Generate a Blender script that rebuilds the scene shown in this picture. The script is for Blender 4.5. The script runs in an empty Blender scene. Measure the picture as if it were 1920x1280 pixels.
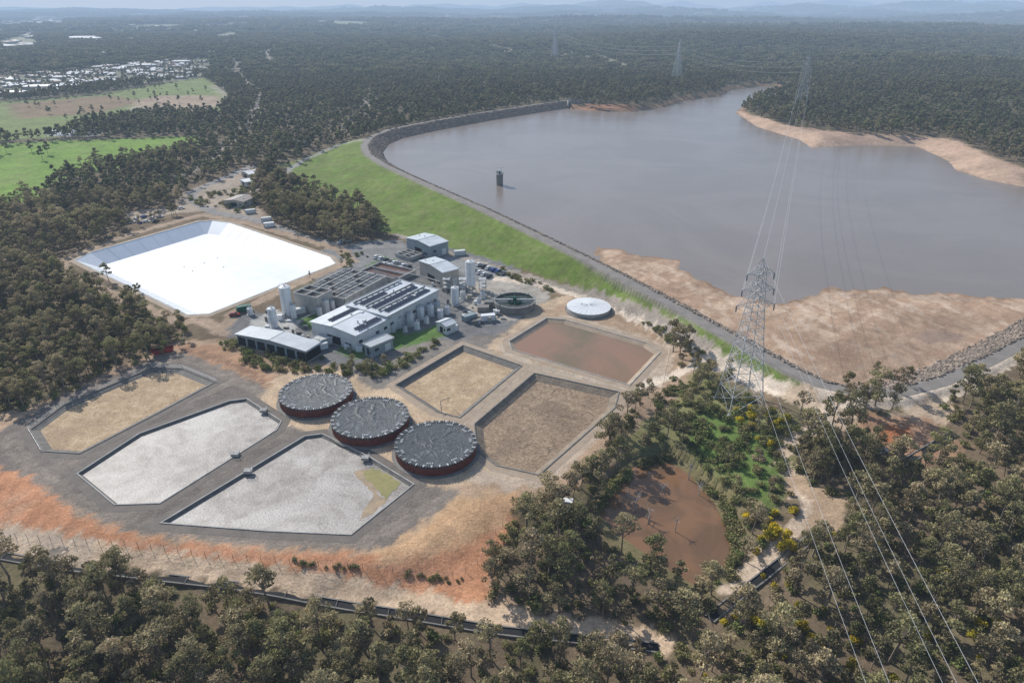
import bpy, math, numpy as np, random
from mathutils import Vector
random.seed(5); rng=np.random.default_rng(7)
# ---------------------------------------------------------------- camera model (drone, 24 mm lens, 120 m up)
CH=120.0; PIT=math.radians(26.2); F=1280.0
SP,CP=math.sin(PIT),math.cos(PIT)
def G(u,v,z=0.0):
    a=(u-960)/F; b=(640-v)/F
    t=(CH-z)/(SP-CP*b)
    return np.array([a*t,(CP+SP*b)*t])
def P(pts,z=0.0): return np.array([G(u,v,z) for u,v in pts])
WL=2.0; CR=9.0
def sstep(a,b,x):
    t=np.clip((x-a)/(b-a),0,1); return t*t*(3-2*t)
def dline(L,X,Y):
    d=np.full(X.shape,1e18)
    for i in range(len(L)-1):
        ax,ay=L[i]; bx,by=L[i+1]; dx,dy=bx-ax,by-ay; n=dx*dx+dy*dy+1e-9
        t=np.clip(((X-ax)*dx+(Y-ay)*dy)/n,0,1)
        d=np.minimum(d,(X-ax-t*dx)**2+(Y-ay-t*dy)**2)
    return np.sqrt(d)
def inside(L,X,Y):
    r=np.zeros(X.shape,bool); n=len(L)
    for i in range(n):
        ax,ay=L[i]; bx,by=L[(i+1)%n]
        if ay==by: continue
        c=(ay>Y)!=(by>Y)
        r^=c&(X<(bx-ax)*(Y-ay)/(by-ay)+ax)
    return r
def sdist(L,X,Y,m=40.0):
    """signed distance, negative inside; far points = +m"""
    out=np.full(X.shape,float(m))
    k=(X>L[:,0].min()-m)&(X<L[:,0].max()+m)&(Y>L[:,1].min()-m)&(Y<L[:,1].max()+m)
    if not k.any(): return out
    x=X[k];y=Y[k]
    d=dline(np.vstack([L,L[:1]]),x,y); d[inside(L,x,y)]*=-1
    out[k]=d; return out
# ---------------------------------------------------------------- survey data
crest=list(P([(1075,187),(1000,197),(900,212),(800,229),(730,243),(697,256),(683,272),(690,290),(722,310),(800,346),(900,390),(1000,438),(1100,487),(1200,539),(1300,594),(1400,650),(1480,694),(1540,722),(1610,738),(1690,737),(1770,716),(1850,680),(1930,640)],CR))
crest+= [np.array(p) for p in [(255,270),(330,340),(420,430),(480,560)]]
crest=np.array(crest)
shore=list(P([(1068,203),(1110,208),(1150,210),(1185,209),(1240,202),(1290,187),(1350,180),(1372,168),(1430,161),(1492,167),(1450,178),(1402,192),(1380,212),(1420,238),(1500,262),(1522,277),(1620,271),(1720,274),(1780,302),(1795,320),(1850,337),(1920,350)],WL))
shore+= [np.array(p) for p in [(430,515),(480,560)]]
shore=np.array(shore)
lake=np.vstack([crest,shore[::-1]])
exposed=np.vstack([P([(1120,463),(1200,478),(1268,488),(1290,508),(1330,536),(1385,556),(1440,566),(1500,560),(1560,540),(1620,542),(1700,545),(1790,553),(1930,560),(2150,575)],WL),
                   P([(2300,700),(1930,700),(1700,760),(1560,760),(1400,700),(1200,590),(1100,520)],WL)])
pondpx=[(1128,962),(1150,915),(1195,872),(1240,858),(1285,885),(1335,940),(1366,1005),(1362,1062),(1305,1092),(1245,1055),(1165,1000)]
pond=P(pondpx,-2)
platform=P([(-150,760),(60,745),(200,690),(330,640),(320,600),(110,515),(100,485),(240,430),(380,400),(430,380),(480,395),(640,455),(760,430),(850,460),(950,492),(1050,525),(1140,566),(1195,606),(1255,650),(1268,668),(1225,730),(1180,780),(1110,860),(1030,915),(900,928),(840,965),(770,1015),(700,1035),(500,1030),(260,1005),(150,965),(60,900),(-150,800)],0)
ctrl=[(600,600,0),(300,550,0),(300,900,0),(700,950,0),(1000,850,0),(1050,650,0),(850,600,0),(500,450,0),(800,480,0),(150,700,0),(0,600,-1),(50,480,-1),(200,380,-2),(100,320,-3),(250,200,-3),(100,100,0),(500,250,0),(600,200,3),(800,195,6),(1000,170,8),(50,1060,-3.5),(400,1090,-3.5),(750,1130,-3.5),(1000,1160,-3.5),(1200,1200,-4),(100,1250,-6),(600,1270,-6),(1000,1270,-6),(1050,1000,-2),(1150,850,-1),(1250,950,-2.3),(1330,1060,-2.5),(1200,760,1),(1290,700,3),(1385,770,3.5),(1330,850,1),(1450,900,2),(1500,1000,2),(1400,1120,-2),(1500,755,7),(1620,760,8),(1800,740,8.5),(1930,680,8.5),(1700,850,6.5),(1900,900,8),(1700,1050,5),(1900,1200,6),(1550,1200,0),(1600,950,4.5),(1130,180,8),(1300,160,10),(1500,140,16),(1450,190,7),(1600,230,7),(1750,240,9),(1900,270,10),(1900,180,20),(1700,100,28),(1300,100,20),(700,100,5)]
CT=np.array([[*G(u,v,z),z] for u,v,z in ctrl])
lag={
 'white':([(142,488),(170,474),(372,416),(398,414),(430,418),(618,482),(628,494),(392,588),(352,590)],5.5),
 'l1':([(58,806),(120,760),(285,690),(340,692),(402,717),(300,772),(150,850),(82,846)],.7),
 'l2':([(146,888),(262,813),(430,752),(462,748),(527,790),(518,806),(300,943),(216,946)],.55),
 'l3':([(303,980),(572,818),(604,814),(690,856),(775,908),(658,1002),(500,995)],.55),
 'l4':([(742,722),(868,648),(978,686),(862,783),(820,772)],1.2),
 'l5':([(890,795),(1002,700),(1160,735),(1152,765),(1010,890),(930,872),(895,845)],1.5),
 'l6':([(955,640),(1025,597),(1060,600),(1212,643),(1238,660),(1180,722),(960,655)],1.0)}
LAG={k:(P(v[0],0),v[1]) for k,v in lag.items()}
_w=[(rng.uniform(0,6.28),rng.uniform(0,6.28)) for _ in range(24)]
def hills(X,Y):
    r=np.zeros(X.shape)
    for i in range(10):
        wl=600+420*i; a,ph=_w[i]
        r+=np.sin((X*math.cos(a)+Y*math.sin(a))*6.283/wl+ph+0.8*np.sin(X/900+ph))*(0.5+0.06*i)
    return r/2.2
def wob(X,Y,s=9.0,o=0):
    r=np.zeros(X.shape)
    for i in range(5):
        a,ph=_w[(i+o)%24]; k=6.283/(s*(0.35+0.3*i))
        r+=np.sin((X*math.cos(a*3)+Y*math.sin(a*3))*k+ph+1.3*np.sin((X*math.sin(a)-Y*math.cos(a))*k*0.6))
    return r/2.2
def H(X,Y):
    X=np.asarray(X,float);Y=np.asarray(Y,float)
    num=np.zeros(X.shape);den=np.zeros(X.shape)
    for cx,cy,cz in CT:
        w=1/(((X-cx)**2+(Y-cy)**2)+80)**1.5
        num+=w*cz;den+=w
    h=num/den
    D=np.hypot(X,Y)
    hl=hills(X,Y)
    side=0.45+0.55*sstep(-0.35,0.25,X/np.maximum(D,1))
    h=h+hl*side*(14*sstep(850,2200,D)+45*sstep(4500,12000,D)+50*sstep(11000,16000,D))+sstep(6000,15000,D)*25*side
    h+=150*np.exp(-((X-1700)/1000)**2-((Y-13500)/1500)**2)+50*np.exp(-((X-7200)/2500)**2-((Y-13000)/1800)**2)
    h+=0.22*wob(X,Y,40,3)
    sp=sdist(platform,X,Y,40)
    h=h*sstep(0,14,sp+0.25*wob(X,Y,7))
    dc=dline(crest,X,Y); ds=dline(shore,X,Y); inl=inside(lake,X,Y)
    k=1.9+1.5*sstep(300,400,Y)
    dam=CR-(dc-3.5)/k
    dam=np.minimum(dam,np.maximum(0,sp+2.0)*.75)
    nb=sstep(14,30,dc)
    h=np.where(ds<120,h*(1-nb)+nb*np.minimum(h,WL+.3+.3*ds),h)
    out=np.maximum(h,dam)
    out=np.where(out>CR,np.where(dc<12,CR+(out-CR)*sstep(3,12,dc),out),out)
    so=WL+0.15+0.1*np.minimum(ds,28)-np.maximum(0,ds-45)*0.1
    out=np.maximum(out,so)
    bed=np.maximum(WL-0.15*ds-0.1,WL-3)
    inn=np.maximum(bed,CR-(dc-3.5)/1.7)
    se=sdist(exposed,X,Y,60)+2.5*wob(X,Y,30,5)
    inn=np.maximum(inn,WL-0.05*np.maximum(se,0)+np.where(se<0,np.minimum(-se*0.03,0.8),0))
    h=np.where(inl,inn,out)
    h=np.where(dc<3.5,CR,h)
    sp=sdist(pond,X,Y,20)
    h=np.where(sp<4,np.minimum(h,-3.0+np.maximum(0,sp+2)*0.25),h)
    return h
def dig(X,Y,h):
    for k,(p,dep) in LAG.items():
        s=sdist(p,X,Y,10)
        h=np.where(s<1.3,-dep-1.0,h)
    return h
def GH(u,v):
    u=np.atleast_1d(np.asarray(u,float));v=np.atleast_1d(np.asarray(v,float))
    z=np.zeros(u.shape)+3.0
    for _ in range(7):
        a=(u-960)/F;b=(640-v)/F;t=(CH-z)/np.maximum(SP-CP*b,1e-3)
        x=a*t;y=(CP+SP*b)*t
        z=0.4*z+0.6*H(x,y)
    return x,y,H(x,y)
def PH(pts):
    x,y,z=GH([p[0] for p in pts],[p[1] for p in pts]); return np.stack([x,y],1)
# ---------------------------------------------------------------- materials
def newmat(name):
    m=bpy.data.materials.new(name);m.use_nodes=True
    nt=m.node_tree; b=nt.nodes.get('Principled BSDF'); return m,nt,b
def N(nt,t,**k):
    n=nt.nodes.new(t)
    for a,b in k.items(): setattr(n,a,b)
    return n
def mixc(nt,fac,a,b,mode='MIX'):
    n=N(nt,'ShaderNodeMix',data_type='RGBA',blend_type=mode)
    for s,val in ((0,fac),(6,a),(7,b)):
        if isinstance(val,bpy.types.NodeSocket): nt.links.new(val,n.inputs[s])
        else: n.inputs[s].default_value=val if s==0 else (*val[:3],1)
    return n.outputs[2]
def noise(nt,scale,detail=4,rough=0.6,dist=0,vec=None):
    n=N(nt,'ShaderNodeTexNoise');n.inputs['Scale'].default_value=scale;n.inputs['Detail'].default_value=detail
    n.inputs['Roughness'].default_value=rough;n.inputs['Distortion'].default_value=dist
    if vec is None:
        g=N(nt,'ShaderNodeNewGeometry');vec=g.outputs['Position']
    nt.links.new(vec,n.inputs['Vector']);return n.outputs['Fac']
def ramp(nt,fac,a,b,lo=0.35,hi=0.65):
    m=N(nt,'ShaderNodeMapRange');m.inputs['From Min'].default_value=lo;m.inputs['From Max'].default_value=hi
    m.inputs['To Min'].default_value=a;m.inputs['To Max'].default_value=b
    nt.links.new(fac,m.inputs['Value']);return m.outputs['Result']
def scl_(nt,col,f):
    mm=N(nt,'ShaderNodeVectorMath',operation='SCALE');nt.links.new(col,mm.inputs[0]);nt.links.new(f,mm.inputs['Scale']);return mm.outputs[0]
def mat(name,c1,c2=None,scale=0.5,rough=0.85,spec=0.2,metal=0.0,bump=0.0,bscale=None,lo=0.35,hi=0.65,detail=4,dist=0.0,fine=0.12,fscale=3.0,c3=None,s3=0.05,lines=None):
    m,nt,b=newmat(name)
    if c2 is None: c2=tuple(x*0.82 for x in c1)
    col=mixc(nt,ramp(nt,noise(nt,scale,detail,0.6,dist),0,1,lo,hi),c1,c2)
    if c3: col=mixc(nt,ramp(nt,noise(nt,s3,4,0.65,0.6),0,1,0.47,0.62),col,c3)
    if fine>0: col=scl_(nt,col,ramp(nt,noise(nt,fscale,3,0.7),1-fine,1+fine,0.3,0.7))
    if lines:   # machine tracks / drying cracks: thin winding dark lines
        for (ls,lw,dk) in lines:
            f=noise(nt,ls,2,.5,2.2);a=N(nt,'ShaderNodeMath',operation='SUBTRACT');nt.links.new(f,a.inputs[0]);a.inputs[1].default_value=.5
            c=N(nt,'ShaderNodeMath',operation='ABSOLUTE');nt.links.new(a.outputs[0],c.inputs[0])
            r_=N(nt,'ShaderNodeMapRange');r_.inputs['From Min'].default_value=lw*.3;r_.inputs['From Max'].default_value=lw;r_.inputs['To Min'].default_value=dk;r_.inputs['To Max'].default_value=1
            nt.links.new(c.outputs[0],r_.inputs['Value']);col=scl_(nt,col,r_.outputs['Result'])
    nt.links.new(col,b.inputs['Base Color'])
    b.inputs['Roughness'].default_value=rough;b.inputs['Specular IOR Level'].default_value=spec;b.inputs['Metallic'].default_value=metal
    if bump>0:
        bn=N(nt,'ShaderNodeBump');bn.inputs['Distance'].default_value=bump;bn.inputs['Strength'].default_value=1
        nt.links.new(noise(nt,bscale or scale*3,4,0.6),bn.inputs['Height']);nt.links.new(bn.outputs[0],b.inputs['Normal'])
    return m
M={}
M['concrete']=mat('concrete',(.48,.46,.43),(.35,.335,.31),0.3,fine=.15)
M['conc_dark']=mat('concrete_weathered',(.26,.245,.225),(.18,.17,.155),0.4)
M['white']=mat('white_paint',(.80,.81,.82),(.72,.73,.74),0.2,rough=.5,spec=.4,fine=.04)
M['offwhite']=mat('offwhite_sheet',(.68,.69,.68),(.57,.58,.57),0.2,rough=.6)
M['grey']=mat('grey_steel',(.3,.31,.32),(.22,.23,.24),0.5,rough=.5,spec=.5)
M['galv']=mat('galvanised_steel',(.48,.49,.50),(.38,.39,.40),0.5,rough=.45,spec=.5)
M['wire']=mat('aluminium_conductor',(.65,.66,.67),(.55,.55,.55),0.5,rough=.4,spec=.6)
M['dark']=mat('dark_opening',(.03,.03,.032),(.02,.02,.02),0.5)
M['glass']=mat('window_glass',(.04,.05,.06),(.03,.035,.04),1,rough=.12,spec=.8,fine=0)
M['wallg']=mat('blue_grey_cladding',(.31,.36,.38),(.25,.29,.31),0.2,rough=.6)
M['wallb']=mat('beige_cladding',(.46,.42,.36),(.38,.35,.30),0.2,rough=.7)
M['rust']=mat('rust_red_steel',(.25,.072,.043),(.14,.042,.03),0.6,rough=.6)
M['red']=mat('red_paint',(.42,.04,.03),(.3,.03,.025),0.6,rough=.5)
M['green']=mat('green_paint',(.03,.13,.09),(.02,.09,.06),0.6,rough=.5)
M['pipe']=mat('duct_metal',(.2,.21,.22),(.12,.125,.13),0.5,rough=.35,spec=.6,metal=.3)
M['solar']=mat('solar_cell',(.012,.017,.032),(.02,.025,.045),0.7,rough=.18,spec=.6,fine=0)
M['timber']=mat('timber',(.18,.13,.09),(.12,.09,.06),0.8)
M['tyre']=mat('tyre_rubber',(.03,.03,.03),(.02,.02,.02),2)
M['marks']=mat('line_paint',(.75,.75,.72),(.6,.6,.57),1)
for i,c in enumerate([(.78,.78,.78),(.4,.41,.42),(.03,.03,.035),(.03,.08,.3),(.35,.04,.03)]):
    M['car%d'%i]=mat('car_paint_%d'%i,c,tuple(x*.9 for x in c),0.5,rough=.25,spec=.6,fine=0)
def roofmat(name,c,ang,pitch=1.0):
    m,nt,b=newmat(name)
    g=N(nt,'ShaderNodeNewGeometry');r=N(nt,'ShaderNodeVectorRotate',rotation_type='Z_AXIS');r.inputs['Angle'].default_value=ang
    nt.links.new(g.outputs['Position'],r.inputs['Vector'])
    w=N(nt,'ShaderNodeTexWave');w.inputs['Scale'].default_value=1.0/pitch/3.14;w.inputs['Distortion'].default_value=0
    nt.links.new(r.outputs[0],w.inputs['Vector'])
    col=mixc(nt,ramp(nt,noise(nt,.25,4,.6,.5),0,1),c,tuple(x*.8 for x in c))
    col=scl_(nt,col,ramp(nt,w.outputs['Fac'],0.86,1.02,0,1))
    nt.links.new(col,b.inputs['Base Color']);b.inputs['Roughness'].default_value=.45;b.inputs['Specular IOR Level'].default_value=.5
    return m
def water(name,c1,c2,scale,rough,wscale,bump,c2lo=.4,c2hi=.6,spec=.5):
    m,nt,b=newmat(name)
    col=mixc(nt,ramp(nt,noise(nt,scale,4,.6,1.0),0,1,c2lo,c2hi),c1,c2)
    nt.links.new(col,b.inputs['Base Color']);b.inputs['Roughness'].default_value=rough;b.inputs['IOR'].default_value=1.33
    b.inputs['Specular IOR Level'].default_value=spec
    if bump>0:
        bn=N(nt,'ShaderNodeBump');bn.inputs['Distance'].default_value=bump
        nt.links.new(noise(nt,wscale,4,.65),bn.inputs['Height']);nt.links.new(bn.outputs[0],b.inputs['Normal'])
    return m
# ---------------------------------------------------------------- mesh builder
def link(o): bpy.context.scene.collection.objects.link(o); return o
class MB:
    def __init__(s,o=(0,0,0),ux=(1,0)):
        s.v=[];s.f=[];s.m=[];s.mats=[];s.o=np.array(o,float);n=math.hypot(*ux);s.ux=(ux[0]/n,ux[1]/n)
    def mi(s,m):
        if isinstance(m,str): m=M[m]
        if m not in s.mats: s.mats.append(m)
        return s.mats.index(m)
    def add(s,vs,fs,m):
        b=len(s.v);k=s.mi(m)
        for x,y,z in vs:
            s.v.append((s.o[0]+x*s.ux[0]-y*s.ux[1],s.o[1]+x*s.ux[1]+y*s.ux[0],s.o[2]+z))
        for f in fs: s.f.append([b+i for i in f]);s.m.append(k)
    def box(s,x0,x1,y0,y1,z0,z1,m):
        s.add([(x0,y0,z0),(x1,y0,z0),(x1,y1,z0),(x0,y1,z0),(x0,y0,z1),(x1,y0,z1),(x1,y1,z1),(x0,y1,z1)],
              [(0,3,2,1),(4,5,6,7),(0,1,5,4),(1,2,6,5),(2,3,7,6),(3,0,4,7)],m)
    def cyl(s,x,y,z,r,h,m,n=20,r2=None,cap=True):
        r2=r if r2 is None else r2
        vs=[(x+r*math.cos(6.2832*i/n),y+r*math.sin(6.2832*i/n),z) for i in range(n)]+[(x+r2*math.cos(6.2832*i/n),y+r2*math.sin(6.2832*i/n),z+h) for i in range(n)]
        fs=[(i,(i+1)%n,n+(i+1)%n,n+i) for i in range(n)]
        if cap: fs.append(tuple(range(n,2*n)))
        s.add(vs,fs,m)
    def beam(s,p,q,w,m,n=4):
        p=Vector(p);q=Vector(q);d=(q-p)
        if d.length<1e-6:return
        d.normalize();a=d.cross(Vector((0,0,1)) if abs(d.z)<.9 else Vector((1,0,0))).normalized();b=d.cross(a)
        vs=[]
        for c in (p,q):
            for i in range(n):
                t=6.2832*(i+.5)/n;vs.append(tuple(c+a*w*math.cos(t)*.7+b*w*math.sin(t)*.7))
        s.add(vs,[(i,(i+1)%n,n+(i+1)%n,n+i) for i in range(n)]+[tuple(range(n))[::-1],tuple(range(n,2*n))],m)
    def poly(s,pts,m): s.add(pts,[tuple(range(len(pts)))],m)
    def rail(s,pts,h,m='galv',w=.08,step=3.0):
        for a,b in zip(pts[:-1],pts[1:]):
            a=Vector(a);b=Vector(b);L=(b-a).length;n=max(1,int(L/step))
            for k in (1.0,.5): s.beam(a+Vector((0,0,h*k)),b+Vector((0,0,h*k)),w,m)
            for i in range(n+1):
                c=a.lerp(b,i/n);s.beam(c,c+Vector((0,0,h)),w,m)
    def obj(s,name,smooth=False):
        me=bpy.data.meshes.new(name);me.from_pydata(s.v,[],s.f)
        for m in s.mats: me.materials.append(m)
        me.polygons.foreach_set('material_index',s.m)
        if smooth: me.polygons.foreach_set('use_smooth',[True]*len(s.f))
        me.update();return link(bpy.data.objects.new(name,me))
def offset(p,d):
    """positive d = outward"""
    n=len(p);A=sum(p[i][0]*p[(i+1)%n][1]-p[(i+1)%n][0]*p[i][1] for i in range(n));sg=1 if A>0 else -1
    out=[]
    for i in range(n):
        a=p[i-1];b=p[i];c=p[(i+1)%n]
        e1=(b-a)/np.linalg.norm(b-a);e2=(c-b)/np.linalg.norm(c-b)
        n1=np.array([e1[1],-e1[0]])*sg;n2=np.array([e2[1],-e2[0]])*sg
        m=n1+n2;m/=np.linalg.norm(m);k=1/max(.5,float(m@n1))
        out.append(b+m*d*k)
    return np.array(out)
# ---------------------------------------------------------------- ground sheet
def axis(a,b,st,lo,hi,g):
    c=list(np.arange(a,b,st));L=[];R=[];s=st;x=a
    while x>lo: s*=g;x-=s;L.append(x)
    s=st;x=c[-1]
    while x<hi: s*=g;x+=s;R.append(x)
    return np.array(L[::-1]+c+R)
xs=axis(-190,215,1.0,-17000,17000,1.022); ys=axis(85,430,1.0,-300,19000,1.022)
X,Y=np.meshgrid(xs,ys);X=X.ravel();Y=Y.ravel()
Z=dig(X,Y,H(X,Y))
C=np.zeros((len(X),3))
C[:]=(.175,.13,.085)
D=np.hypot(X,Y)
def blend(w,c): C[:]=C*(1-w[:,None])+np.array(c)*w[:,None]
blend(.75*sstep(500,1100,D),(.11,.105,.06))
blend(.55*np.clip(wob(X,Y,60,2),0,1)*sstep(900,300,D),(.135,.13,.065))
WX=X+1.0*wob(X,Y,6,1);WY=Y+1.0*wob(X,Y,6,4)
def zone(px,c,soft=2.0,z=None,wb=True,k=1.0):
    p=PH(px) if z is None else P(px,z)
    s=sdist(p,WX if wb else X,WY if wb else Y,20+soft);blend(k*sstep(soft,-soft*.2,s),c);return p
def track(px,w,c,soft=1.2,z=None,k=1.0,ruts=False):
    p=PH(px) if z is None else P(px,z)
    m=(X>p[:,0].min()-30)&(X<p[:,0].max()+30)&(Y>p[:,1].min()-30)&(Y<p[:,1].max()+30)
    d=np.full(X.shape,99.);d[m]=dline(p,WX[m],WY[m]);blend(k*sstep(w/2+soft,w/2-.2,d),c)
    if ruts:
        d[m]=dline(p,X[m]+.4*(WX[m]-X[m]),Y[m]+.4*(WY[m]-Y[m]));blend(.35*np.exp(-((d-1.3)/.55)**2),tuple(x*1.22 for x in c))
        blend(.3*np.exp(-(d/.5)**2),tuple(x*.72 for x in c))
    return p
dirt=(.52,.385,.265);lt=(.64,.53,.42);redb=(.54,.265,.145);dkg=(.20,.168,.142);asph=(.19,.185,.18)
gr=(.16,.215,.05)
field1=zone([(-80,275),(110,264),(200,262),(365,256),(372,272),(290,298),(170,325),(110,335),(60,378),(-80,385)],(.18,.285,.05),3,wb=False)
blend(.5*np.clip(wob(X,Y,45,6),0,1)*sstep(3,-8,sdist(field1,X,Y,20)),(.22,.26,.09))
field2=zone([(-60,196),(60,188),(200,176),(380,145),(410,165),(430,195),(400,212),(300,212),(190,226),(120,245),(100,258),(-60,262)],(.19,.23,.08),6,wb=False)
zone([(20,196),(200,180),(260,190),(180,212),(40,222)],(.24,.17,.1),12)
zone([(255,190),(300,180),(400,180),(420,195),(360,210),(260,212)],(.36,.27,.19),10)
zone([(90,246),(150,240),(190,246),(180,254),(100,254)],(.45,.48,.5),3)
town=zone([(-60,150),(60,140),(200,125),(330,112),(395,110),(400,140),(330,152),(200,160),(60,180),(-60,188)],(.2,.19,.13),20)
# site
zone([(-150,1010),(-150,790),(60,765),(200,700),(345,640),(430,640),(600,660),(745,630),(930,620),(1010,575),(1100,555),(1240,605),(1300,650),(1270,705),(1235,740),(1190,800),(1110,880),(1050,930),(970,940),(940,990),(915,1070),(940,1120),(1000,1160),(900,1150),(600,1110),(200,1050)],(.43,.30,.20),2.5)
zone([(-150,850),(0,845),(60,905),(150,975),(260,1012),(500,1040),(700,1045),(800,1005),(860,950),(960,930),(960,985),(925,1030),(915,1085),(900,1125),(700,1098),(420,1066),(140,1022),(-150,975)],redb,2.5)
bk=sstep(2,-6,sdist(PH([(-150,870),(0,860),(150,985),(500,1050),(700,1055),(900,1085),(700,1092),(420,1060),(140,1015),(-150,965)]),X,Y,20))
blend(.5*np.clip(wob(X,Y,22,11),0,1)*bk,(.58,.37,.24))
blend(.35*np.clip(wob(X*2.2,Y*.5,9,13)*1.5,0,1)*bk,(.40,.19,.11))
zone([(850,940),(960,928),(940,975),(850,1020),(740,1050),(700,1040),(790,1000)],(.60,.39,.22),3,k=.8)
zone([(330,645),(420,650),(520,715),(500,735),(430,705),(345,665)],(.43,.26,.16),2)
track([(345,655),(410,672),(470,698),(520,728)],2,(.28,.17,.11))
zone([(-150,820),(0,812),(110,745),(310,664),(348,664),(440,698),(520,742),(560,795),(640,825),(780,900),(850,928),(770,992),(715,1026),(500,1022),(240,993),(150,950),(60,890),(-150,840)],dkg,1.2)
for t in ([(10,822),(60,880),(140,940),(250,985),(500,1012),(690,1014),(770,970),(850,925)],[(120,870),(250,790),(440,715)],[(250,965),(420,870),(545,800)],[(60,790),(200,715),(340,668),(440,708),(540,770)]):
    track(t,3.2,(.27,.225,.185),1.5,k=.6,ruts=True)
zone([(490,745),(515,712),(570,688),(640,688),(720,720),(780,760),(900,800),(945,850),(935,895),(850,912),(770,893),(690,862),(600,815),(520,790)],(.55,.41,.275),1.5)
zone([(735,640),(870,628),(960,600),(1000,560),(940,645),(760,725),(700,728),(640,690)],(.24,.21,.18),1.5)
zone([(400,610),(470,585),(545,590),(610,505),(680,468),(745,455),(850,462),(950,490),(1010,535),(1015,570),(930,625),(850,635),(745,640),(690,690),(600,680),(450,640)],asph,1.5)
zone([(470,600),(520,580),(560,600),(545,640),(480,620)],(.45,.43,.4),1)
zone([(870,530),(1000,520),(1030,560),(960,600),(880,600)],(.38,.34,.29),2)
zone([(600,470),(680,452),(750,450),(780,480),(700,500),(650,500)],(.24,.235,.225),1)
zone([(840,470),(940,500),(950,530),(880,520),(830,490)],(.26,.255,.245),1)
for q in ([(560,595),(600,590),(590,620),(570,612)],[(640,650),(690,655),(680,672),(640,665)],[(700,630),(760,615),(760,635),(700,650)],[(730,640),(820,610),(850,625),(740,655)],[(690,500),(720,480),(745,490),(760,505)]):
    zone(q,(.11,.18,.05),1)
zone([(520,310),(560,300),(660,262),(690,268),(560,345),(530,330)],(.2,.22,.09),3)
zone([(345,360),(440,325),(500,318),(490,345),(470,380),(500,410),(470,415),(400,395),(330,398),(240,418),(230,400),(330,385)],(.37,.30,.23),3)
# dam face
dc=dline(crest,X,Y)
damface=zone([(690,262),(640,268),(585,290),(528,322),(545,345),(640,400),(715,432),(800,452),(900,478),(1000,508),(1120,548),(1230,600),(1330,660),(1440,735),(1520,742),(1480,700),(1400,655),(1300,600),(1200,545),(1000,443),(800,350),(690,290)],gr,2)
blend(np.clip(.1+.7*wob(X,Y,13,8),0,.7)*sstep(3,-6,sdist(damface,X,Y,20)),(.125,.195,.035))
w=np.clip(.25+.5*wob(X,Y,18,6),0,1)*sstep(6,-6,sdist(damface,X,Y,20));blend(w*.8*(.4+.6*sstep(320,240,Y)),(.23,.195,.11))
zone([(940,505),(1050,530),(1180,580),(1290,640),(1400,710),(1440,740),(1340,690),(1200,610),(1040,550)],(.29,.205,.135),3,k=.7)
# lake bed and beaches
inl=inside(lake,X,Y)
blend(((sstep(1.2,-1,dline(shore,X,Y)-9))*(~inl)*(Y<1200)).astype(float)*.8,(.32,.20,.13))
se=sdist(exposed,X,Y,60)
blend((inl&(se<25)).astype(float),(.41,.275,.185))
blend(inl*np.clip(wob(X,Y,26,9)*1.6,0,1)*sstep(20,-8,se)*.7,(.57,.42,.30))
blend(inl*np.clip(wob(X,Y,9,12)*2-.6,0,1)*sstep(10,-8,se)*.5,(.34,.225,.15))
blend(inl*np.clip(wob(X,Y,14,15)*2-1.0,0,1)*sstep(10,-8,se)*.6,(.60,.47,.36))
sw=se+2.5*wob(X,Y,30,5);blend(inl*np.exp(-((sw+.8)/1.6)**2)*.6,(.22,.14,.09))
zone([(1560,700),(1560,660),(1700,600),(1850,600),(1780,650),(1700,700)],(.29,.195,.135),8,z=WL+.5,k=.6)
zone([(1720,630),(1760,622),(1800,630),(1780,642),(1735,642)],(.25,.18,.14),3,z=WL+.5,k=.8)
zone([(1380,210),(1420,238),(1522,280),(1620,272),(1720,276),(1780,315),(1850,338),(1930,355),(1930,322),(1850,292),(1790,262),(1740,256),(1600,250),(1480,236),(1400,216)],(.46,.32,.23),4)
zone([(1062,203),(1110,210),(1190,211),(1190,200),(1100,196)],(.33,.18,.11),4)
blend(sstep(1.5,0,dc-2.9),(.27,.24,.215))
blend((inl&(dc>3.2)&(dc<14.5)).astype(float),(.20,.16,.13))
# open ground right of the lagoons
zone([(1230,740),(1280,690),(1330,700),(1400,760),(1480,790),(1490,880),(1440,960),(1360,920),(1290,870),(1200,850),(1160,800)],(.21,.20,.09),5)
zone([(1320,780),(1400,790),(1450,870),(1440,940),(1350,880),(1300,830)],(.13,.19,.05),5)
zone([(1130,900),(1180,800),(1250,760),(1300,690),(1260,660),(1190,760),(1110,870)],(.34,.24,.165),3)
zone([(1120,940),(1180,860),(1260,845),(1350,900),(1390,1010),(1370,1100),(1290,1110),(1150,1020)],(.19,.16,.08),4)
# tracks
T=[]
T.append(track([(-150,985),(0,1012),(200,1042),(450,1078),(640,1106),(780,1128),(900,1150),(1010,1163),(1100,1180),(1235,1200)],5,(.64,.47,.32),ruts=True))
T.append(track([(-100,1000),(0,1003),(150,1035)],6,(.54,.42,.31)))
T.append(track([(930,522),(1000,530),(1060,545),(1150,572),(1250,612),(1330,668),(1420,716),(1500,742),(1600,752),(1720,752),(1800,722),(1925,655),(2060,580)],5.5,lt,ruts=True))
T.append(track([(1330,650),(1300,630),(1220,590),(1120,553),(1000,520),(900,492),(820,468),(745,440)],3.5,(.34,.29,.24)))
T.append(track([(930,650),(985,615),(1010,580),(1060,560)],6,dirt));T.append(track([(1060,595),(1180,628),(1250,655),(1240,690),(1180,735),(1120,800),(1030,890),(960,905),(900,890)],5,(.47,.37,.28),ruts=True))
T.append(track([(945,652),(1000,688),(1080,705),(1175,733)],4.5,(.46,.37,.28),ruts=True));T.append(track([(1000,690),(940,738),(880,790)],4,(.44,.35,.26),ruts=True))
T.append(track([(1180,730),(1270,700),(1330,660)],4,lt))
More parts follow.
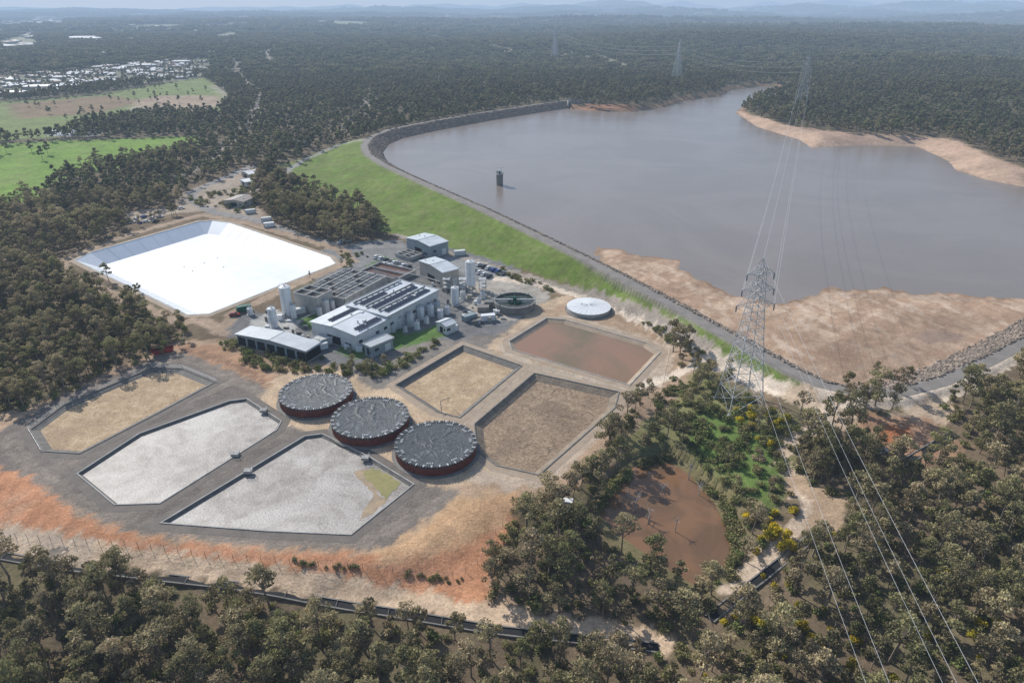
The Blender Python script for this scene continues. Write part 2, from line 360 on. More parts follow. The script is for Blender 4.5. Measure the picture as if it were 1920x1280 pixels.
T.append(track([(1500,742),(1570,790),(1640,800),(1720,790),(1760,760)],9,(.5,.38,.27)))
T.append(track([(1560,750),(1540,800),(1480,830),(1462,860),(1490,905),(1520,945),(1500,985),(1430,1050),(1370,1105)],4,(.54,.42,.31),soft=1,ruts=True))
T.append(track([(1490,905),(1560,940),(1545,985)],6,(.42,.3,.2)))
T.append(track([(1640,790),(1700,810),(1760,840)],9,(.42,.25,.15)))
zone([(1600,810),(1650,785),(1740,790),(1790,830),(1720,870),(1640,850)],(.40,.24,.15),4)
zone([(1655,802),(1690,798),(1705,815),(1680,832),(1655,822)],(.42,.17,.08),2)
T.append(track([(745,460),(650,465),(560,442),(480,412),(400,398),(362,378),(360,362),(400,342),(470,312),(540,318)],6,(.31,.29,.27)))
T.append(track([(690,262),(640,270),(580,295),(545,315),(530,332),(548,345)],5,(.32,.3,.27)))
T.append(track([(420,625),(380,600),(340,605),(230,560),(130,515),(115,490),(240,440),(380,402),(470,420),(640,468),(660,490),(560,530),(440,585),(420,610)],5,(.38,.28,.20),ruts=True))
T.append(track([(440,112),(446,140),(468,162),(492,182),(480,212),(450,250),(410,285),(340,330)],9,(.32,.28,.24),3))
T.append(track([(250,200),(262,208),(330,205),(420,196),(425,180),(400,160)],5,(.42,.37,.3),3))
T.append(track([(690,170),(698,180),(680,195),(690,205),(660,225),(640,245)],8,(.36,.3,.24),4))
T.append(track([(515,92),(522,85),(500,105),(505,118)],12,(.3,.27,.22),6))
plc=track([(735,52),(800,66),(880,82),(960,98),(1040,97),(1120,108),(1185,130)],30,(.24,.22,.14),12)
track([(800,67),(880,84),(960,100),(1045,97)],10,(.46,.40,.31),5)
farclear=[]
for q in ([(120,72),(180,70),(185,78),(125,78)],[(580,42),(620,40),(700,48),(640,52)],[(0,80),(60,60),(70,90),(0,100)],[(1900,70),(1700,60),(1750,66)],[(240,50),(330,46),(340,54),(250,58)],[(380,34),(470,32),(480,37),(390,40)],[(820,30),(900,29),(905,33),(830,34)],[(400,66),(440,62),(450,70),(410,74)],[(0,44),(120,38),(130,46),(0,54)]):
    farclear.append(zone(q,(.27,.27,.17),60,wb=False))
me=bpy.data.meshes.new('ground');nx,ny=len(xs),len(ys)
me.vertices.add(nx*ny);me.vertices.foreach_set('co',np.stack([X,Y,Z],1).astype(np.float32).ravel())
i=np.arange(nx*ny).reshape(ny,nx);q=np.stack([i[:-1,:-1],i[:-1,1:],i[1:,1:],i[1:,:-1]],-1).reshape(-1,4)
me.loops.add(q.size);me.polygons.add(len(q));me.loops.foreach_set('vertex_index',q.ravel().astype(np.int32))
me.polygons.foreach_set('loop_start',np.arange(0,q.size,4,dtype=np.int32));me.update(calc_edges=True)
ca=me.color_attributes.new('Col','FLOAT_COLOR','POINT');ca.data.foreach_set('color',np.c_[C,np.ones(len(C))].astype(np.float32).ravel())
m,nt,b=newmat('earth')
at=N(nt,'ShaderNodeAttribute',attribute_name='Col')
col=at.outputs['Color']
for sc,k,dt in ((.04,.16,2),(.25,.22,5),(1.8,.28,3)):
    col=scl_(nt,col,ramp(nt,noise(nt,sc,dt,.65,.4),1-k,1+k,.3,.7))
nt.links.new(col,b.inputs['Base Color']);b.inputs['Roughness'].default_value=.95;b.inputs['Specular IOR Level'].default_value=.1
bn=N(nt,'ShaderNodeBump');bn.inputs['Distance'].default_value=.2;nt.links.new(noise(nt,.9,4,.7),bn.inputs['Height']);nt.links.new(bn.outputs[0],b.inputs['Normal'])
me.materials.append(m);me.polygons.foreach_set('use_smooth',np.ones(len(q),bool));link(bpy.data.objects.new('ground',me))
# ---------------------------------------------------------------- water
lakem=water('lake_water',(.235,.195,.165),(.265,.22,.188),.012,.22,.55,.12)
b_=MB();b_.poly([(x,y,WL) for x,y in lake],lakem);b_.obj('reservoir_water')
pm=water('muddy_water',(.25,.135,.07),(.17,.10,.055),.06,.04,1.0,.004,spec=.6)
b_=MB();b_.poly([(x,y,-2.35) for x,y in offset(pond,3)],pm);b_.obj('pond_water')
b_=MB();r=np.random.default_rng(4);pc=PH([(108,1035)])[0];pp=np.array([pc+np.array([math.cos(a)*2.6,math.sin(a)*1.5])*r.uniform(.7,1.2) for a in np.linspace(0,6.1,22)]);pz=H(pp[:,0],pp[:,1])+.07;cz=float(H(pc[:1],pc[1:])[0])+.07
b_.add([(pc[0],pc[1],cz)]+[(pp[i][0],pp[i][1],pz[i]) for i in range(22)],[(0,i+1,(i+1)%22+1) for i in range(22)],water('puddle_water',(.35,.28,.21),(.28,.23,.18),.3,.13,2,.0));b_.obj('puddle')
b_=MB();pp=PH([(85,246),(120,242),(150,243),(190,248),(180,254),(110,254)]);zz=float(H(pp[:,0],pp[:,1]).max())+.3
b_.poly([(x,y,zz) for x,y in pp],water('farm_dam_water',(.3,.3,.3),(.25,.25,.25),.1,.1,1,.01));b_.obj('farm_dam_water')
# ---------------------------------------------------------------- lagoons
sludge=mat('dried_sludge_crust',(.38,.335,.30),(.22,.19,.165),.22,rough=.55,spec=.4,bump=.08,bscale=1.5,fine=.32,fscale=2.0,c3=(.45,.415,.375),s3=.045,detail=7,dist=.5,lines=[(.12,.012,.75)])
tanb=mat('dry_tan_sediment',(.57,.425,.275),(.42,.295,.175),.35,rough=.9,bump=.25,bscale=.9,fine=.28,fscale=1.6,detail=6,c3=(.40,.285,.18),s3=.09,lines=[(.18,.015,.7)])
brnb=mat('dry_brown_sediment',(.38,.28,.19),(.27,.19,.13),.22,rough=.9,bump=.3,bscale=.7,fine=.3,fscale=1.2,detail=6,dist=1.5,c3=(.25,.175,.12),s3=.06,lines=[(.09,.014,.6),(.2,.014,.65)])
liner=mat('liner_dark',(.13,.12,.11),(.2,.18,.155),.6,rough=.7)
gravel=mat('gravel_track',(.205,.174,.148),(.158,.137,.118),.3,fine=.2)
tanr=mat('tan_rim_earth',(.43,.335,.25),(.35,.27,.195),.3,fine=.2)
whitel=mat('white_liner',(.87,.88,.89),(.81,.82,.84),.15,rough=.35,spec=.6,fine=.02)
l6w=water('lagoon_water',(.31,.18,.11),(.19,.15,.085),.022,.06,1.0,.004,.42,.62)
def basin(name,key,slope,wall,floor,rim,curb=None,extra=None):
    p,dep=LAG[key];b=MB();n=len(p);o=offset(p,2.9);inn=offset(p,-slope)
    zf=-dep
    def ring(A,za,B,zb,m):
        for i in range(n):
            j=(i+1)%n;b.poly([(*A[i],za),(*A[j],za),(*B[j],zb),(*B[i],zb)],m)
    ring(o,.02,p,.07,rim);ring(p,.07,inn,zf,wall);b.poly([(*q,zf) for q in inn],floor)
    if curb:
        c0=offset(p,.3);c1=offset(p,-.05);ring(c0,.07,c0,.25,curb);ring(c0,.25,c1,.25,curb);ring(c1,.25,c1,.0,curb)
    if extra: extra(b,p,inn,zf)
    return b.obj(name)
def wex(b,p,inn,zf):
    c=offset(p,.9);n=len(p)
    for i in range(n):
        j=(i+1)%n
        b.poly([(*c[i],.1),(*c[j],.1),(*p[j],.16),(*p[i],.16)],'concrete')
    cen=inn.mean(0)
    for k in range(5):
        q=cen+rng.uniform(-14,14,2);b.box(q[0],q[0]+.6,q[1],q[1]+.6,zf,zf+.2,'grey')
    for i in range(n):
        j=(i+1)%n;L=np.linalg.norm(p[j]-p[i])
        for k in range(1,int(L/9)):
            t=k*9/L;a=p[i]*(1-t)+p[j]*t;e=inn[i]*(1-t)+inn[j]*t
            b.beam((*a,.12),(*e,zf+.1),.06,'offwhite')
basin('white_lined_storage_basin','white',9.0,whitel,whitel,tanr,None,extra=wex)
def l1x(b,p,inn,zf):
    q=[(*offset(p,.6)[i],.1) for i in (2,3,4)];b.rail(q,1.2,'white',.07,2.2)
    q=[(*offset(p,.6)[i],.1) for i in (7,0,1,2)];b.rail(q,1.1,'galv',.05,2.5)
basin('sediment_lagoon','l1',2.2,liner,tanb,gravel,'conc_dark',extra=l1x)
def gate(b,q,m='concrete'):
    x,y=q;b.box(x-1.1,x+1.1,y-.8,y+.8,.0,.9,m);b.rail([(x-1.1,y-.8,.9),(x+1.1,y-.8,.9),(x+1.1,y+.8,.9)],1.0,'galv',.06,1)
def l2x(b,p,inn,zf):
    gate(b,(p[4]+p[3])/2+np.array([0.5,-1]));gate(b,(p[6]*.4+p[5]*.6)+np.array([.2,.6]))
def l3x(b,p,inn,zf):
    def blob(px,amp=.5,z=.02,seed=0):
        q=np.array([G(*a,zf+z) for a in px]);out=[]
        r=np.random.default_rng(seed)
        for i in range(len(q)):
            a=q[i];c=q[(i+1)%len(q)];L=np.linalg.norm(c-a);k=max(1,int(L/1.2));nrm=np.array([c[1]-a[1],a[0]-c[0]])/L
            for j in range(k):
                t=j/k;out.append(a*(1-t)+c*t+nrm*(r.uniform(-amp,amp) if j else 0))
        return [(x,y,zf+z) for x,y in out]
    b.poly(blob([(682,884),(700,876),(730,890),(752,905),(722,936),(712,922),(700,905),(688,900)],z=.05,seed=1),water('olive_water',(.36,.31,.13),(.29,.26,.11),.2,.05,1,.0))
    b.poly(blob([(664,884),(690,878),(708,900),(706,925),(726,936),(700,962),(672,978),(690,945),(700,925),(680,905)],z=.02,seed=2),mat('wet_tan_silt',(.44,.33,.21),(.32,.25,.18),.3,fine=.2))
    gate(b,p[3]+np.array([-.5,-1.2]));gate(b,p[0]*.45+p[1]*.55+np.array([.6,-.4]))
basin('sludge_lagoon','l2',.8,liner,sludge,gravel,'concrete',extra=l2x)
basin('sludge_lagoon','l3',.8,liner,sludge,gravel,'concrete',extra=l3x)
basin('drying_lagoon','l4',2.2,liner,tanb,tanr,'conc_dark')
basin('drying_lagoon','l5',2.6,mat('silty_bank',(.30,.24,.18),(.2,.16,.12),.4,bump=.2),brnb,tanr,'conc_dark')
basin('settling_pond','l6',2.0,tanr,l6w,tanr,'concrete')
# ---------------------------------------------------------------- covered round tanks
cover,nt,b=newmat('black_cover_membrane')
n1=noise(nt,.3,5,.6,1.4);col=mixc(nt,ramp(nt,n1,0,1,.3,.72),(.035,.039,.043),(.085,.094,.10))
nt.links.new(col,b.inputs['Base Color']);b.inputs['Roughness'].default_value=.5;b.inputs['Specular IOR Level'].default_value=.35
bn=N(nt,'ShaderNodeBump');bn.inputs['Distance'].default_value=.14;nt.links.new(noise(nt,.6,4,.55,2.0),bn.inputs['Height']);nt.links.new(bn.outputs[0],b.inputs['Normal'])
def tank(u,v,seed):
    x,y=G(u,v,3.2);R=12.0;h=3.2;b=MB((x,y,0.02));r=np.random.default_rng(seed);n=96
    b.cyl(0,0,0,R+1.2,.12,'conc_dark',n)
    vs=[];fs=[]
    for k in range(n*2):
        a=6.2832*k/(n*2);rr=R+(.06 if k%2 else -.06)
        vs+= [(rr*math.cos(a),rr*math.sin(a),.1),(rr*math.cos(a),rr*math.sin(a),h-.1)]
    for k in range(n*2):
        j=(k+1)%(n*2);fs.append((2*k,2*j,2*j+1,2*k+1))
    b.add(vs,fs,'rust')
    for z in (.9,1.7,2.5):
        b.cyl(0,0,z,R+.13,.12,'rust',n,cap=False)
    vs=[];fs=[];rings=44
    # slack membrane: wrinkles of random place, direction and length
    wr=[]
    for _ in range(46):
        a0=r.uniform(0,6.28);r0=R*.82*r.uniform(0,1)**.7;wr.append((r0*math.cos(a0),r0*math.sin(a0),a0+r.normal()*.9,r.uniform(.8,2.6),r.uniform(.22,.45),r.uniform(.03,.11)))
    for i in range(rings+1):
        t=i/rings
        for k in range(n):
            a=6.2832*k/n;px_,py_=R*t*.995*math.cos(a),R*t*.995*math.sin(a)
            z=h+.02-.45*(1-t**3)
            for wx,wy,wa,wl,ww,wh in wr:
                dx,dy=px_-wx,py_-wy
                if abs(dx)>4.5 or abs(dy)>4.5: continue
                al=dx*math.cos(wa)+dy*math.sin(wa);ac=-dx*math.sin(wa)+dy*math.cos(wa)
                z+=wh*math.exp(-(al/wl)**2-((ac+.12*al*al/wl)/ww)**2)*(1-t**8)
            vs.append((px_,py_,z if i<rings else h))
    for i in range(rings):
        for k in range(n): fs.append((i*n+k,i*n+(k+1)%n,(i+1)*n+(k+1)%n,(i+1)*n+k))
    b.add(vs,fs,cover)
    for k in range(n):
        a=6.2832*k/n;c,s_=math.cos(a),math.sin(a);ww=r.uniform(.14,.28)
        q=[((R-.9)*c-ww*s_,(R-.9)*s_+ww*c,h+.12),((R-.9)*c+ww*s_,(R-.9)*s_-ww*c,h+.12),((R+.2)*c+ww*s_,(R+.2)*s_-ww*c,h+.16),((R+.2)*c-ww*s_,(R+.2)*s_+ww*c,h+.16)]
        b.poly(q,cover if k%3 else 'galv')
        q2=[q[3],q[2],((R+.28)*c+ww*s_,(R+.28)*s_-ww*c,h-.4-r.uniform(0,.5)),((R+.28)*c-ww*s_,(R+.28)*s_+ww*c,h-.4-r.uniform(0,.5))];b.poly(q2,cover)
        if k%2==0: b.beam(((R+.3)*c,(R+.3)*s_,h-.2),((R+.3)*c,(R+.3)*s_,h+.5),.06,'galv')
    for g in range(11):
        a0=g*.571+r.uniform(0,.15)
        for j in range(4):
            a=a0+j*.05;rr=R-2.1;c,s_=math.cos(a),math.sin(a)
            b.beam((rr*c,rr*s_,h+.06),((rr+.8)*c,(rr+.8)*s_,h+.12),.12,'white')
    for j in range(8):
        a=r.uniform(0,6.28);L=r.uniform(.6,2.2);q=r.uniform(-5,5,2);b.beam((q[0],q[1],h-.2),(q[0]+L*math.cos(a),q[1]+L*math.sin(a),h-.16),.06,'galv')
    b.obj('covered_round_tank')
tank(592,733,1);tank(694,781,2);tank(817,830,3)
# ---------------------------------------------------------------- buildings
def rect(p0,p1,p2,z):
    A=G(*p0,z);B=G(*p1,z);Cc=G(*p2,z);L=np.linalg.norm(B-A);ux=(B-A)/L;uy=np.array([-ux[1],ux[0]]);W=float((Cc-B)@uy)
    if W<0: A=A+uy*W;W=-W
    return A,ux,L,W
def building(name,p0,p1,p2,z,wall,roofc,rise=.8,kind='gable',win=True,eave=.5,zb=0.0):
    A,ux,L,W=rect(p0,p1,p2,z);b=MB((A[0],A[1],zb),ux);z=z-zb
    ang=-math.atan2(ux[1],ux[0]);rm=roofmat(name+'_roof',roofc,ang,.9)
    b.box(.0,L,.0,W,0,z-.05,wall);b.box(-.12,L+.12,-.12,W+.12,0,.4,'concrete')
    e=eave
    if kind=='gable':
        for y0,y1,za,zc in ((-e,W/2,z,z+rise),(W/2,W+e,z+rise,z)):
            b.add([(-e,y0,za),(L+e,y0,za),(L+e,y1,zc),(-e,y1,zc),(-e,y0,za+.15),(L+e,y0,za+.15),(L+e,y1,zc+.15),(-e,y1,zc+.15)],[(0,3,2,1),(4,5,6,7),(0,1,5,4),(1,2,6,5),(2,3,7,6),(3,0,4,7)],rm)
        b.poly([(.01,0,z-.05),(.01,W,z-.05),(.01,W/2,z+rise)],wall);b.poly([(L-.01,0,z-.05),(L-.01,W,z-.05),(L-.01,W/2,z+rise)],wall)
        b.box(-e,L+e,W/2-.25,W/2+.25,z+rise+.1,z+rise+.24,'galv')
    elif kind=='flat':
        b.box(-e,L+e,-e,W+e,z,z+.2,rm)
        for q in ((-e,L+e,-e-.15,-e),(-e,L+e,W+e,W+e+.15),(-e-.15,-e,-e,W+e),(L+e,L+e+.15,-e,W+e)): b.box(*q,z-.1,z+.45,'offwhite')
    b.box(-e,L+e,-e-.22,-e-.02,z-.2,z+.02,'galv');b.box(-e,L+e,W+e+.02,W+e+.22,z-.2,z+.02,'galv')
    if win:
        nn=max(2,int(L/4.5))
        for i in range(nn):
            x=(i+.5)*L/nn
            for ys in ((-.06,-.003),(W+.003,W+.06)):
                if i%3==1: b.box(x-1.4,x+1.4,*ys,.42,min(3.6,z*.7),'offwhite' if i%2 else 'dark')
                else: b.box(x-.9,x+.9,*ys,z*.42,z*.42+1.2,'glass')
        for x0 in ((-.06,-.003),(L+.003,L+.06)):
            b.box(*x0,W*.35,W*.65,.42,min(3.8,z*.75),'dark');b.box(*x0,W*.12,W*.25,1.5,2.6,'glass')
    return b,L,W,z,name
def vents(b,L,W,z,n,sz=.8):
    for _ in range(n):
        x,y=rng.uniform(1,L-1),rng.uniform(1,W-1)
        if rng.random()<.5: b.cyl(x,y,z,.35*sz,1.1*sz,'galv',10);b.cyl(x,y,z+1.1*sz,.5*sz,.25*sz,'galv',10)
        else: b.box(x-.9*sz,x+.9*sz,y-.6*sz,y+.6*sz,z,z+1.0*sz,'offwhite')
def panels(b,x0,x1,y0,y1,z,nx,ny,gap=.25):
    dx=(x1-x0)/nx;dy=(y1-y0)/ny
    for i in range(nx):
        for j in range(ny):
            a=x0+i*dx;c=y0+j*dy;w=dx-.08;h_=dy-gap
            b.add([(a,c,z+.25),(a+w,c,z+.25),(a+w,c+h_,z+.5),(a,c+h_,z+.5),(a,c,z+.31),(a+w,c,z+.31),(a+w,c+h_,z+.56),(a,c+h_,z+.56)],[(0,3,2,1),(0,1,5,4),(1,2,6,5),(2,3,7,6),(3,0,4,7)],'galv')
            b.poly([(a+.06,c+.06,z+.32),(a+w-.06,c+.06,z+.32),(a+w-.06,c+h_-.06,z+.57),(a+.06,c+h_-.06,z+.57)],'solar')
b,L,W,z,n=building('water_treatment_building',(650,572),(748,526),(813,548),8.0,'offwhite',(.68,.71,.74),.3,'flat',zb=.03)
for k in range(3):
    y0=W*(.08+.31*k);panels(b,L*.08,L*(.92 if k<2 else .55),y0,y0+W*.12,z+.2,max(6,int(L*.84/1.8)),2)
    b.beam((L*.05,y0+W*.19,z+.9),(L*.95,y0+W*.19,z+.9),.55,'pipe',12)
    for i in range(9): x=L*(.08+.105*i);b.box(x-.2,x+.2,y0+W*.15,y0+W*.23,z+.2,z+.5,'galv')
vents(b,L,W,z+.2,8);b.obj(n,False)
b,L,W,z,n=building('water_treatment_annex',(583,603),(647,573),(716,603),7.0,'offwhite',(.76,.79,.82),1.0,'gable',zb=.03)
panels(b,L*.15,L*.85,W*.03,W*.17,z+.35,10,2);panels(b,L*.15,L*.9,W*.62,W*.75,z+.75,12,2);vents(b,L,W,z+.6,7)
b.box(L*.3,L*.7,-3.5,-.1,0,3,'offwhite');b.obj(n)
b,L,W,z,n=building('storage_shed',(443,626),(470,612),(577,655),5.0,'wallg',(.58,.61,.63),1.0,'gable',win=False,zb=.02)
for i in range(7):
    x=L*(i+.5)/7
    b.box(x-1.0,x+1.0,-.08,-.004,.42,3.9,'dark')
    y=W*(i+.5)/7;b.box(-.08,-.004,y-W/18,y+W/18,.42,4,'dark');b.box(L+.004,L+.08,y-W/18,y+W/18,.42,4,'dark')
b.obj(n)
for nm,a,c,d,zz,wl,rc,k in (('pump_house',(762,446),(796,437),(837,453),7,'wallg',(.66,.70,.72),'gable'),('chemical_building',(786,489),(815,482),(873,500),8,'wallb',(.64,.68,.71),'gable'),
    ('site_office',(818,604),(836,597),(852,606),4,'offwhite',(.74,.76,.78),'gable'),('equipment_building',(683,645),(724,628),(728,637),4.5,'wallg',(.5,.53,.55),'flat'),
    ('gate_house',(452,322),(478,318),(483,325),4,'wallb',(.74,.75,.76),'gable'),('workshop_shed',(450,337),(478,333),(484,339),3.5,'offwhite',(.7,.7,.7),'flat'),
    ('workshop_shed',(420,376),(445,366),(462,376),4,'wallb',(.30,.23,.18),'gable'),('farm_shed',(538,266),(562,262),(572,267),4,'wallg',(.22,.28,.27),'gable'),
    ('switch_room',(590,632),(612,625),(622,632),3,'offwhite',(.6,.6,.58),'flat'),('control_hut',(572,640),(588,634),(598,641),3,'wallb',(.5,.5,.48),'flat')):
    b,L,W,z,n=building(nm,a,c,d,zz,wl,rc,1.0,k,zb=.03,eave=.35);vents(b,L,W,z+.4,2,.6) if L*W>60 else None;b.obj(n)
def cells(p0,p1,p2,z,nx,ny,fill,base='conc_dark',zb=.02,cover=None):
    A,ux,L,W=rect(p0,p1,p2,z);b=MB((A[0],A[1],zb),ux);t=.45
    b.box(-.2,L+.2,-.2,-.0,0,z,base);b.box(-.2,L+.2,W,W+.2,0,z,base);b.box(-.2,0,0,W,0,z,base);b.box(L,L+.2,0,W,0,z,base)
    for i in range(nx+1):
        x=i*L/nx;b.box(x-t/2,x+t/2,.01,W-.01,0.1,z+.02,'concrete')
    for j in range(ny+1):
        y=j*W/ny;b.box(.01,L-.01,y-t*.7,y+t*.7,0.1,z+.05,'concrete');b.rail([(0,y,z+.05),(L,y,z+.05)],1.1,'galv',.06,3)
    for i in range(nx):
        for j in range(ny):
            x0=i*L/nx+t/2;x1=(i+1)*L/nx-t/2;y0=j*W/ny+t*.7;y1=(j+1)*W/ny-t*.7
            b.poly([(x0,y0,z-.9),(x1,y0,z-.9),(x1,y1,z-.9),(x0,y1,z-.9)],fill)
            if cover and (i*3+j)%4!=1:
                b.box(x0,x1,y0+.3,y1-.3,z-.3,z-.15,cover)
                for k in range(5): xx=x0+(x1-x0)*(k+.5)/5;b.box(xx-.12,xx+.12,y0+.3,y1-.3,z-.14,z+.1,'grey')
    return b,L,W
cw=water('basin_water',(.05,.05,.04),(.09,.07,.05),.3,.1,1,.01)
b,L,W=cells((566,543),(648,503),(712,524),4.5,7,5,cw,cover='conc_dark')
for k in range(3): b.beam((1,W*(.2+.3*k),5.4),(L-1,W*(.2+.3*k),5.4),.35,'pipe',8)
b.obj('filter_basins')
bw=water('brown_basin_water',(.16,.08,.05),(.12,.06,.04),.2,.15,1,.01)
b,L,W=cells((676,507),(712,491),(766,512),2.5,2,1,bw);b.obj('clarifier_basin')
b,L,W=cells((550,548),(580,534),(612,548),8.0,2,2,cw,base='wallb');b.obj('concrete_contact_tank')
b,L,W=cells((742,475),(765,467),(790,475),2,3,2,cw);b.obj('small_filter_basin')
def silo(u,v,r,h,nm='storage_silo',m='white',legs=False):
    x,y=G(u,v,0);b=MB((x,y,.02));b.cyl(0,0,0,r+.4,.25,'concrete',24)
    z0=.25
    if legs:
        z0=h*.25
        for k in range(6):
            a=k*1.047;b.beam((r*.9*math.cos(a),r*.9*math.sin(a),.2),(r*.9*math.cos(a),r*.9*math.sin(a),z0+.5),.18,'grey')
        b.cyl(0,0,z0-1.8,.4,1.8,m,20,r)
    b.cyl(0,0,z0,r,h-z0,m,28);b.cyl(0,0,h,r,r*.22,m,28,r*.3)
    for k in range(1,4): b.cyl(0,0,z0+(h-z0)*k/4,r+.06,.12,'offwhite',28,cap=False)
    n=16;b.rail([((r-.1)*math.cos(6.2832*i/n),(r-.1)*math.sin(6.2832*i/n),h) for i in range(n+1)],1.0,'galv',.05,2)
    for s_ in (-.25,.25): b.beam((s_,-r-.25,.3),(s_,-r-.25,h+.9),.06,'galv')
    for k in range(int(h/.6)): b.beam((-.25,-r-.25,.5+.6*k),(.25,-r-.25,.5+.6*k),.04,'galv')
    b.cyl(.0,0,h+r*.2,.25,.7,'galv',8);b.obj(nm)
silo(541,590,2.4,13);silo(514,613,1.7,8.5);silo(883,547,2.2,15,legs=True);silo(854,572,1.8,8.5);silo(552,596,1.1,6)
for u,v,r,h in ((612,584,1.6,5.5),(789,598,1.6,5.5),(770,611,1.5,5.5),(808,592,1.5,5),(748,614,1.2,4.5),(736,622,1,3.5),(820,583,1.5,4),(760,622,.9,2.6),(782,617,1.2,3.2),(800,606,1.1,2.8),(470,590,1.2,3),(868,560,1.3,3.5),(826,596,1.3,3.8),(838,588,1.2,3.4),(600,590,1.1,3.4),(624,578,1.1,3.6),(905,560,1.2,3.5),(898,570,1.1,3)):
    silo(u,v,r,h,'chemical_tank',random.choice(['white','white','offwhite']))
x,y=G(965,562,3.5);b=MB((x,y,.02));R=9.2
b.cyl(0,0,0,R,3.5,'conc_dark',48,cap=False);b.cyl(0,0,0,R-.4,3.5,'conc_dark',48,cap=False)
n=48
for i in range(n):
    a,c=6.2832*i/n,6.2832*(i+1)/n;b.poly([(R*math.cos(a),R*math.sin(a),3.5),(R*math.cos(c),R*math.sin(c),3.5),((R-.4)*math.cos(c),(R-.4)*math.sin(c),3.5),((R-.4)*math.cos(a),(R-.4)*math.sin(a),3.5)],'concrete')
b.poly([((R-.4)*math.cos(6.2832*i/n),(R-.4)*math.sin(6.2832*i/n),2.6) for i in range(n)],water('clarifier_water',(.05,.055,.045),(.08,.08,.06),.3,.12,1,.01))
b.cyl(0,0,2.4,3.0,1.2,'green',24,cap=False);b.cyl(0,0,2.4,.8,2.4,'green',16)
for k in range(8):
    a=k*.785;b.beam((1*math.cos(a),1*math.sin(a),3.7),(R*math.cos(a),R*math.sin(a),3.7),.16,'green')
b.box(-R,R,-.6,.6,3.75,3.9,'galv');b.rail([(-R,-.6,3.9),(R,-.6,3.9)],1,'green',.06,1.8);b.rail([(-R,.6,3.9),(R,.6,3.9)],1,'green',.06,1.8)
b.rail([(R*math.cos(6.2832*i/24),R*math.sin(6.2832*i/24),3.5) for i in range(25)],1.0,'galv',.05,2.4)
b.box(-R-4,-R-.3,-1.5,1.5,0,3,'conc_dark');b.box(-R-7,-R-2,-6,-2.5,0,2.4,'conc_dark')
b.obj('clarifier_tank')
x,y=G(1104,574,1.8);b=MB((x,y,.02));b.cyl(0,0,0,10.4,.3,'conc_dark',56);b.cyl(0,0,.2,9.4,1.5,'concrete',56)
b.cyl(0,0,1.7,9.6,.22,'white',56,cap=True);b.cyl(0,0,1.92,9.5,.5,'white',56,.6)
for k in range(24): a=k*.2618;b.beam((9.5*math.cos(a),9.5*math.sin(a),1.97),(.6*math.cos(a),.6*math.sin(a),2.45),.05,'offwhite')
b.cyl(-3,1.5,2.1,.35,.4,'galv',10);b.obj('roofed_water_reservoir')
def container(u,v,yaw,m,L=6,Wd=2.4,h=2.6,nm='shipping_container'):
    x,y,z=GH(u,v);b=MB((x[0],y[0],z[0]+.05),(math.cos(yaw),math.sin(yaw)));b.box(-L/2,L/2,-Wd/2,Wd/2,.12,h,m)
    for i in range(int(L/.5)):
        xx=-L/2+.25+i*.5;b.box(xx,xx+.2,-Wd/2-.05,-Wd/2-.003,.3,h-.15,m);b.box(xx,xx+.2,Wd/2+.003,Wd/2+.05,.3,h-.15,m)
    for sx in (-1,1):
        for sy in (-1,1): b.box(sx*L/2-.1,sx*L/2+.1,sy*Wd/2-.1,sy*Wd/2+.1,0,h+.05,'grey')
    b.obj(nm)
for u,v,a,m_ in ((608,640,.6,'offwhite'),(600,655,.6,'white'),(845,622,.7,'white'),(500,415,.4,'offwhite'),(505,425,.4,'white'),(470,400,.5,'offwhite'),(458,583,.5,'green'),(560,650,.6,'white'),(880,600,.7,'wallg'),(862,478,.3,'offwhite'),(560,588,.6,'offwhite'),(915,600,.2,'white')): container(u,v,a,m_)
container(1062,944,-.2,'white',3.4,1.8,1.3,'water_tank_trailer')
x,y,z=GH(306,661);b=MB((x[0],y[0],.1),(math.cos(.45),math.sin(.45)));b.add([(-3.2,-1.2,.2),(3.2,-1.2,.2),(3.2,1.2,.2),(-3.2,1.2,.2),(-4,-1.3,1.7),(4,-1.3,1.7),(4,1.3,1.7),(-4,1.3,1.7)],[(0,3,2,1),(0,1,5,4),(1,2,6,5),(2,3,7,6),(3,0,4,7)],'red')
b.beam((-4,-1.3,1.7),(4,-1.3,1.7),.12,'red');b.beam((-4,1.3,1.7),(4,1.3,1.7),.12,'red')
for i in range(7): b.beam((-3+i,-1.3,.3),(-3+i,-1.36,1.7),.08,'red')
b.poly([(-3.5,-1.2,.9),(3.5,-1.2,.9),(3.5,1.2,.9),(-3.5,1.2,.9)],'dark');b.obj('skip_bin')
b=MB()
def pip(px,z,w,m='pipe'):
    q=[(*G(u,v,z),z) for u,v in px]
    for a,c in zip(q[:-1],q[1:]): b.beam(a,c,w,m,8)
pip([(700,505),(770,530),(812,540)],3,.35);pip([(745,508),(800,520),(845,535)],2.5,.3,'galv');pip([(560,600),(600,582),(640,560)],1.2,.25,'galv')
pip([(800,560),(850,575),(880,560)],1.5,.25);pip([(870,600),(930,590),(945,575)],1,.4);pip([(720,620),(770,603),(812,590)],1,.25,'galv')
for k in range(130):
    u=random.uniform(700,890);v=590-(u-700)*.28+random.uniform(-25,28)
    if k>60: u=random.uniform(870,945);v=random.uniform(570,612)
    if k>85: u=random.uniform(560,700);v=random.uniform(625,650)+(u-560)*.15
    if k>110: u=random.uniform(500,580);v=random.uniform(585,630)
    x,y=G(u,v,0);s=random.uniform(.3,1.2);b.box(x-s,x+s,y-s*.6,y+s*.6,.05,random.uniform(.5,2.6),random.choice(['galv','grey','offwhite','conc_dark','wallb','white','pipe']))
b.obj('process_pipework')
b=MB();
